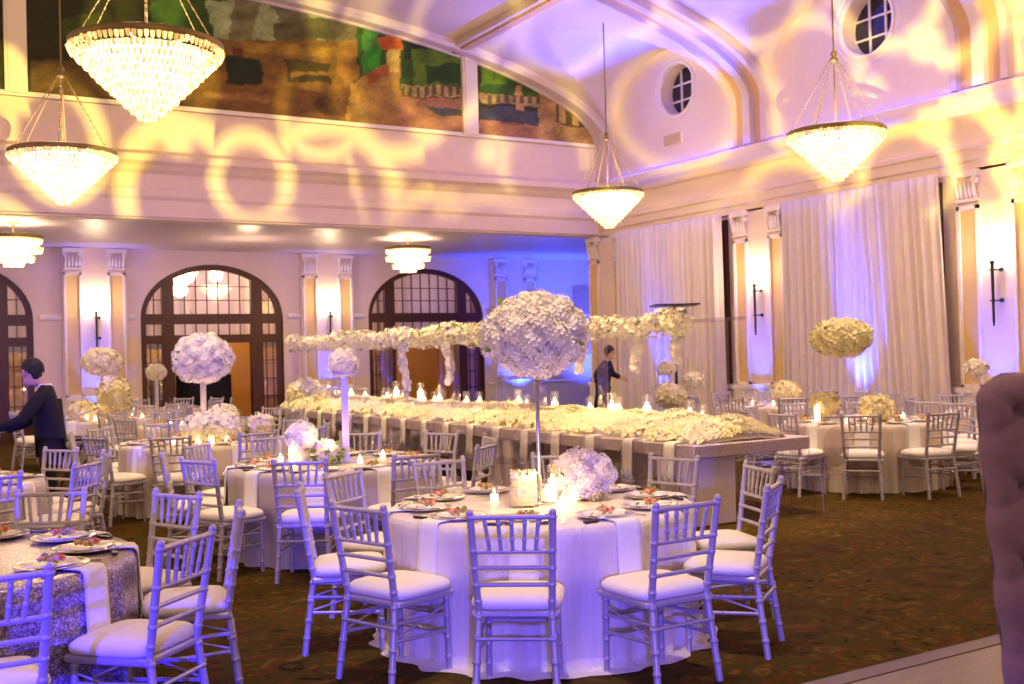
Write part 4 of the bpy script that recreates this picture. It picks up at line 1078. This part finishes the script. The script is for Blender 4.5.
# back shell
n=70; 
vs2=[]
for j in range(31):
    v=j/30
    for i in range(21):
        u=i/20*2-1; wid=.49*(1-.10*(1-v)**1.5)*(1-.16*max(0,(v-.93)/.07)**2.2); vs2.append((u*wid,.0+.10*v+.14*sqrt(max(0,1-u**4)),.40+1.20*v-.03*(v>.99)))
m.add(vs2,[(j*21+i,(j+1)*21+i,(j+1)*21+i+1,j*21+i+1) for j in range(30) for i in range(20)],0,True)
m.build('backrest',M['tuft'],T)
m=MB(); m.rbox((-.42,-.60,.28),(.42,.02,.46),.05); m.build('seat',M['tuft'],T)
for s in (-1,1):
    x0,x1=sorted((s*.36,s*.45)); m=MB(); m.rbox((x0,-.55,.20),(x1,.02,.62),.03); m.build('armrest',M['tuft'],T)
    for yy in (-.52,.05): m=MB(); m.tube([(s*.36,yy,.28),(s*.38,yy,0)],[.03,.018],8); m.build('leg',M['wood'],T)

# ------------------------------------------------------------------ people
def skin(name,J,E,mt,parent,sub=2):
    names=list(J); me=bpy.data.meshes.new(name); me.from_pydata([J[n][0] for n in names],[(names.index(a),names.index(b)) for a,b in E],[])
    me.materials.append(mt); o=bpy.data.objects.new(name,me); COL.objects.link(o); o.parent=parent
    md=o.modifiers.new('skin','SKIN'); md.use_smooth_shade=True
    lay=me.skin_vertices[0] if len(me.skin_vertices) else None
    if lay is None:
        bpy.context.view_layer.objects.active=o; o.select_set(True); bpy.ops.mesh.customdata_skin_add(); lay=me.skin_vertices[0]
    for i,n in enumerate(names):
        r_=J[n][1]; lay.data[i].radius=(r_,r_) if not isinstance(r_,tuple) else r_
        lay.data[i].use_root=(i==0)
    sb=o.modifiers.new('smooth','SUBSURF'); sb.levels=sub; sb.render_levels=sub
    return o
def person(loc,rz,lab,lean=.0,headtilt=.0,larm=None,rarm=None,step=.0):
    P=empty('person',loc,rz,lab,'person')
    lx=lambda z: max(0,(z-.95))*lean
    def q(x,y,z): return (x+lx(z),y,z)
    sh=1.44; la=larm or ((.10,.27,1.16),(.28,.24,.98)); ra=rarm or ((.02,-.27,1.16),(.10,-.27,.92))
    hx=lx(1.62)+headtilt*.16; hz=1.63-headtilt*.05
    J={'pelvis':(q(0,0,.95),.08),'belly':(q(0,0,1.12),.08),'chest':(q(0,0,1.32),.09),'neckb':(q(0,0,1.46),.06),'neck':((lx(1.52)+headtilt*.04,0,1.52),.052),
       'head0':((hx*.9,0,hz-.03),.075),'head1':((hx+.005,0,hz+.05),.088),'head2':((hx-.015,0,hz+.13),.065),
       'nose':((hx+.105,0,hz+.01-headtilt*.03),.013),'chin':((hx+.065,0,hz-.075-headtilt*.03),.030),
       'ls':(q(0,.16,sh-.02),.04),'rs':(q(0,-.16,sh-.02),.04),'le':(la[0],.032),'re':(ra[0],.032),'lw':(la[1],.028),'rw':(ra[1],.028)}
    E=[('pelvis','belly'),('belly','chest'),('chest','neckb'),('neckb','neck'),('neck','head0'),('head0','head1'),('head1','head2'),('head1','nose'),('head0','chin'),('chest','ls'),('chest','rs'),('ls','le'),('le','lw'),('rs','re'),('re','rw')]
    for s,y,st in (('l',.10,step),('r',-.10,-step)):
        J[s+'h']=((0,y,.90),.06); J[s+'k']=((st*.6+.03,y,.50),.045); J[s+'a']=((st,y,.09),.038); J[s+'t']=((st+.17,y,.035),.035)
        E+=[('pelvis',s+'h'),(s+'h',s+'k'),(s+'k',s+'a'),(s+'a',s+'t')]
    for s,w,e in (('l',Vector(la[1]),Vector(la[0])),('r',Vector(ra[1]),Vector(ra[0]))):
        d=(w-e).normalized(); sd=Vector((0,1 if s=='l' else -1,0)); sd=(sd-d*sd.dot(d)).normalized(); up=d.cross(sd)
        J[s+'palm']=(tuple(w+d*.06),(.036,.018)); E.append((s+'w',s+'palm'))
        for i,(o_,L_) in enumerate(((-.028,.055),(-.010,.070),(.010,.075),(.028,.065))):
            a=w+d*.10+up*o_; b=a+d*L_*.5-sd*.008; c=b+d*L_*.4-sd*.02
            J[s+'f%d'%i]=(tuple(a),.0095); J[s+'g%d'%i]=(tuple(b),.0085); J[s+'i%d'%i]=(tuple(c),.0075); E+=[(s+'palm',s+'f%d'%i),(s+'f%d'%i,s+'g%d'%i),(s+'g%d'%i,s+'i%d'%i)]
        a=w+d*.04+up*.045-sd*.01; b=w+d*.08+up*.065-sd*.02; J[s+'th']=(tuple(a),.011); J[s+'ti']=(tuple(b),.009); E+=[(s+'palm',s+'th'),(s+'th',s+'ti')]
    skin('body',J,E,M['skin'],P)
    for s in (-1,1):
        m=MB(); m.sphere((hx+.085,s*.032,hz+.04),.010,8); m.build('eye',M['hair'],P)
    m=MB(); m.sphere((hx-.018,0,hz+.085),.105,16,0,(1.02,.9,.98)); m.sphere((hx-.045,0,hz+.03),.085,12,0,(.8,1.0,1.2))
    for i in range(60):
        a=random.uniform(-2.2,2.2)+pi; z=random.uniform(.0,.09); b=Vector((hx-.02+.09*cos(a),.085*sin(a),hz+.10+z*.6-.03)); m.tube([b,b+Vector((.02*cos(a),.02*sin(a),-.05))],[.016,.005],5)
    m.build('hair',M['hair'],P)
    JJ={'c':(q(0,0,1.18),.16),'d':(q(0,0,.98),.165),'e':(q(-.01,0,.78),.16),'b':(q(0,0,1.34),.165),'a':(q(0,0,1.46),.085),
        'ls':(q(0,.17,sh-.01),.088),'rs':(q(0,-.17,sh-.01),.088),'le':(la[0],.066),'re':(ra[0],.066)}
    for s,(e,w) in (('l',(la[0],la[1])),('r',(ra[0],ra[1]))): JJ[s+'w']=(tuple(Vector(e).lerp(Vector(w),.93)),.048)
    skin('jacket',JJ,[('c','d'),('d','e'),('c','b'),('b','a'),('b','ls'),('b','rs'),('ls','le'),('rs','re'),('le','lw'),('re','rw')],M['blackcloth'],P)
    K={'p':((0,0,.96),.14)}; EE=[]
    for s,y,st in (('l',.10,step),('r',-.10,-step)):
        K[s+'h']=((0,y,.86),.115); K[s+'k']=((st*.6+.03,y,.50),.085); K[s+'a']=((st,y,.09),.07); EE+=[('p',s+'h'),(s+'h',s+'k'),(s+'k',s+'a')]
    skin('trousers',K,EE,M['blackcloth'],P)
    for y,st in ((.10,step),(-.10,-step)):
        m=MB(); m.sphere((st+.07,y,.045),.07,14,0,(2.1,.72,.62)); m.box((st-.06,y-.04,0),(st+.19,y+.04,.018)); m.build('shoe',M['black'],P)
    m=MB(); m.tube([q(.0,.0,1.475),q(.0,0,1.505)],[.075,.068],16); m.build('collar',M['linen'],P)
    return P
p=G(50,11.0,1.2); a=face(RT)  # local +X forward
fv=(-RT*.9-AX*.35).normalized()
person((p.x,p.y,0),atan2(fv.y,fv.x),'man in a black suit at the left edge, head bowed over a table',.08,.75,((.26,.24,1.14),(.50,.16,1.08)),((.20,-.27,1.12),(.46,-.20,1.04)))
p=G(602,22.0,1.2); fv=(RT*.9-AX*.3).normalized()
person((p.x,p.y,0),atan2(fv.y,fv.x),'distant man in a black suit walking behind the long flower table',.20,.3,((.16,.25,1.2),(.36,.2,1.12)),((-.06,-.30,1.18),(.04,-.34,.95)),.22)

# ------------------------------------------------------------------ light
W=bpy.data.worlds.new('world'); SC.world=W; W.use_nodes=True
W.node_tree.nodes['Background'].inputs[0].default_value=(.95,.62,.46,1); W.node_tree.nodes['Background'].inputs[1].default_value=.26
for hx_,hy_,e_ in ((2.4,4.6,95),(11.8,5.0,95),(-5.5,9.5,110),(-5.5,15.5,110),(7.2,10.3,22),(7.2,15.5,22)):  # added warm fill points, partly for unseen chandeliers, no fixtures built
    point((hx_,hy_,5.6),(1,.66,.42),e_,.6)
# blue stage wash from lights on stands behind the photographer
spot((-2.6,-.6,1.0),(-.8,5.0,.4),(.04,.02,1),3200,44,.8,.12)
spot((-.4,-1.2,.9),(3.6,5.6,.0),(.10,.07,1),800,33,.8,.12)
# added warm spots above the tables to brighten the flowers, no fixtures there
for c,e in ((c1,330),(c0,35),(c2,330),(c3,280),(c5,320),(c6,280),(c9,330),(c11,240),(c4,90),(c8,220),(c10,150)):
    spot((c.x-.8,c.y-1.2,6.6),(c.x,c.y,.9),(1,.80,.58),e,34,.8,.15)
for y in (8.5,11,13.5,16,18.5): spot((6.2,y-1,7.6),(7.3,y,.9),(1,.74,.34),900,36,.9,.15)
# blue washes on the vault
for y,x2,e in ((17.4,12.4,1000),(15.2,12.2,520),(12.5,12.4,1150),(10.1,12.4,480),(7.8,12.4,800)):
    spot((14.25,y,5.72),(x2,y+.2,8.3),BLUE,e,84,.9,.06)
for y in (17.4,12.4):  # added blue strips standing in for a projected pattern on the cornice
    l=bpy.data.lights.new('added_cornice_light','AREA'); l.shape='RECTANGLE'; l.size=4.4; l.size_y=.04; l.energy=13; l.color=BLUE
    o=bpy.data.objects.new('added_cornice_light',l); o.location=(14.3,y,5.74); o.rotation_euler=(0,R(-18),R(90)); o.rotation_euler=(0,0,R(90)); COL.objects.link(o)
# gobo projector
GCUT=.13
def gobo():
    l=bpy.data.lights.new('gobo_projector_light','SPOT'); l.energy=6600; l.color=(1,.84,.13); l.spot_size=R(98); l.spot_blend=.25; l.shadow_soft_size=.02
    o=bpy.data.objects.new('gobo_projector_light',l); COL.objects.link(o); o.location=(4.5,4.0,1.5)
    o.rotation_euler=(Vector((14.0,16.6,6.3))-o.location).to_track_quat('-Z','Y').to_euler()
    l.use_nodes=True; nt=l.node_tree; nt.nodes.clear(); L=nt.links
    out=nt.nodes.new('ShaderNodeOutputLight'); em=nt.nodes.new('ShaderNodeEmission'); L.new(em.outputs[0],out.inputs[0]); em.inputs[0].default_value=(1,1,1,1)
    tc=nt.nodes.new('ShaderNodeTexCoord'); sp=nt.nodes.new('ShaderNodeSeparateXYZ'); L.new(tc.outputs['Normal'],sp.inputs[0])
    def mth(op,a,b=None,c=None):
        n=nt.nodes.new('ShaderNodeMath'); n.operation=op
        for i,v in enumerate((a,b,c)):
            if v is None: continue
            if isinstance(v,(int,float)): n.inputs[i].default_value=v
            else: L.new(v,n.inputs[i])
        return n.outputs[0]
    x=mth('DIVIDE',sp.outputs[0],sp.outputs[2]); y=mth('DIVIDE',sp.outputs[1],sp.outputs[2])
    r_=mth('SQRT',mth('ADD',mth('MULTIPLY',x,x),mth('MULTIPLY',y,y))); th=mth('ARCTAN2',y,x)
    NF=6; wdg=pi/NF
    t2=mth('PINGPONG',mth('ADD',th,10.3),wdg)
    r_=mth('MULTIPLY',r_,.92); X=mth('MULTIPLY',r_,mth('COSINE',t2)); Y=mth('MULTIPLY',r_,mth('SINE',t2))
    acc=None
    def ring(cx,cy,rad,w,mask=None):
        nonlocal acc
        dx=mth('SUBTRACT',X,cx); dy=mth('SUBTRACT',Y,cy)
        d=mth('SQRT',mth('ADD',mth('MULTIPLY',dx,dx),mth('MULTIPLY',dy,dy)))
        e=mth('ABSOLUTE',mth('SUBTRACT',d,rad)) if rad>0 else d
        v=mth('SMOOTH_MIN',1,mth('MAXIMUM',0,mth('MULTIPLY',mth('SUBTRACT',w*1.02,e),60)),.1)
        if mask:
            nx,ny,off=mask; h=mth('GREATER_THAN',mth('ADD',mth('MULTIPLY',dx,nx),mth('MULTIPLY',dy,ny)),off); v=mth('MULTIPLY',v,h)
        acc=v if acc is None else mth('MAXIMUM',acc,v)
    # scrolls inside one wedge (0..36 deg), mirrored all round
    ring(.15,.03,.05,.014); ring(.21,.0,.0,.022); ring(.24,.10,.055,.014); ring(0,0,.06,.013)
    ring(.30,.10,.075,.018,(1,.2,-.03)); ring(.275,.045,0,.028); ring(.33,.165,0,.026)
    ring(.47,.20,.10,.022,(-.4,1,-.05)); ring(.55,.17,0,.036); ring(.42,.0,.085,.02,(-1,.3,-.02))
    ring(.62,.05,.09,.024,(1,.5,-.04)); ring(.60,.13,0,.035); ring(.72,.30,.11,.026,(-.2,1,-.06)); ring(.66,.24,0,.034)
    ring(.85,.12,.12,.03,(1,0,-.05)); ring(.82,.26,0,.045); ring(.98,.0,.13,.03,(-1,.4,-.03)); ring(0.0,0,.385,.010); ring(.40,.10,.05,.016); ring(.52,.05,.05,.018); ring(.62,.24,.06,.02); ring(.78,.17,.07,.022)
    for q in ((1.08,.22,.10,.026,(-1,.2,-.04)),(1.02,.36,.09,.024,(1,.3,-.03)),(1.18,.10,.0,.045,None),(1.16,.42,.12,.03,(.2,1,-.05))): ring(*q)
    el=mth('DIVIDE',sp.outputs[1],mth('ABSOLUTE',sp.outputs[2]))
    cut=mth('MULTIPLY',mth('ADD',el,GCUT),14); cut=mth('MINIMUM',1,mth('MAXIMUM',0,cut))
    L.new(mth('MULTIPLY',acc,cut),em.inputs[1])
gobo()

SC.view_settings.view_transform='Standard'; SC.view_settings.look='None'; SC.view_settings.gamma=1; SC.view_settings.use_curve_mapping=False
SC.view_settings.exposure=1.15
for o in bpy.data.objects:
    if '_u' in o: del o['_u']
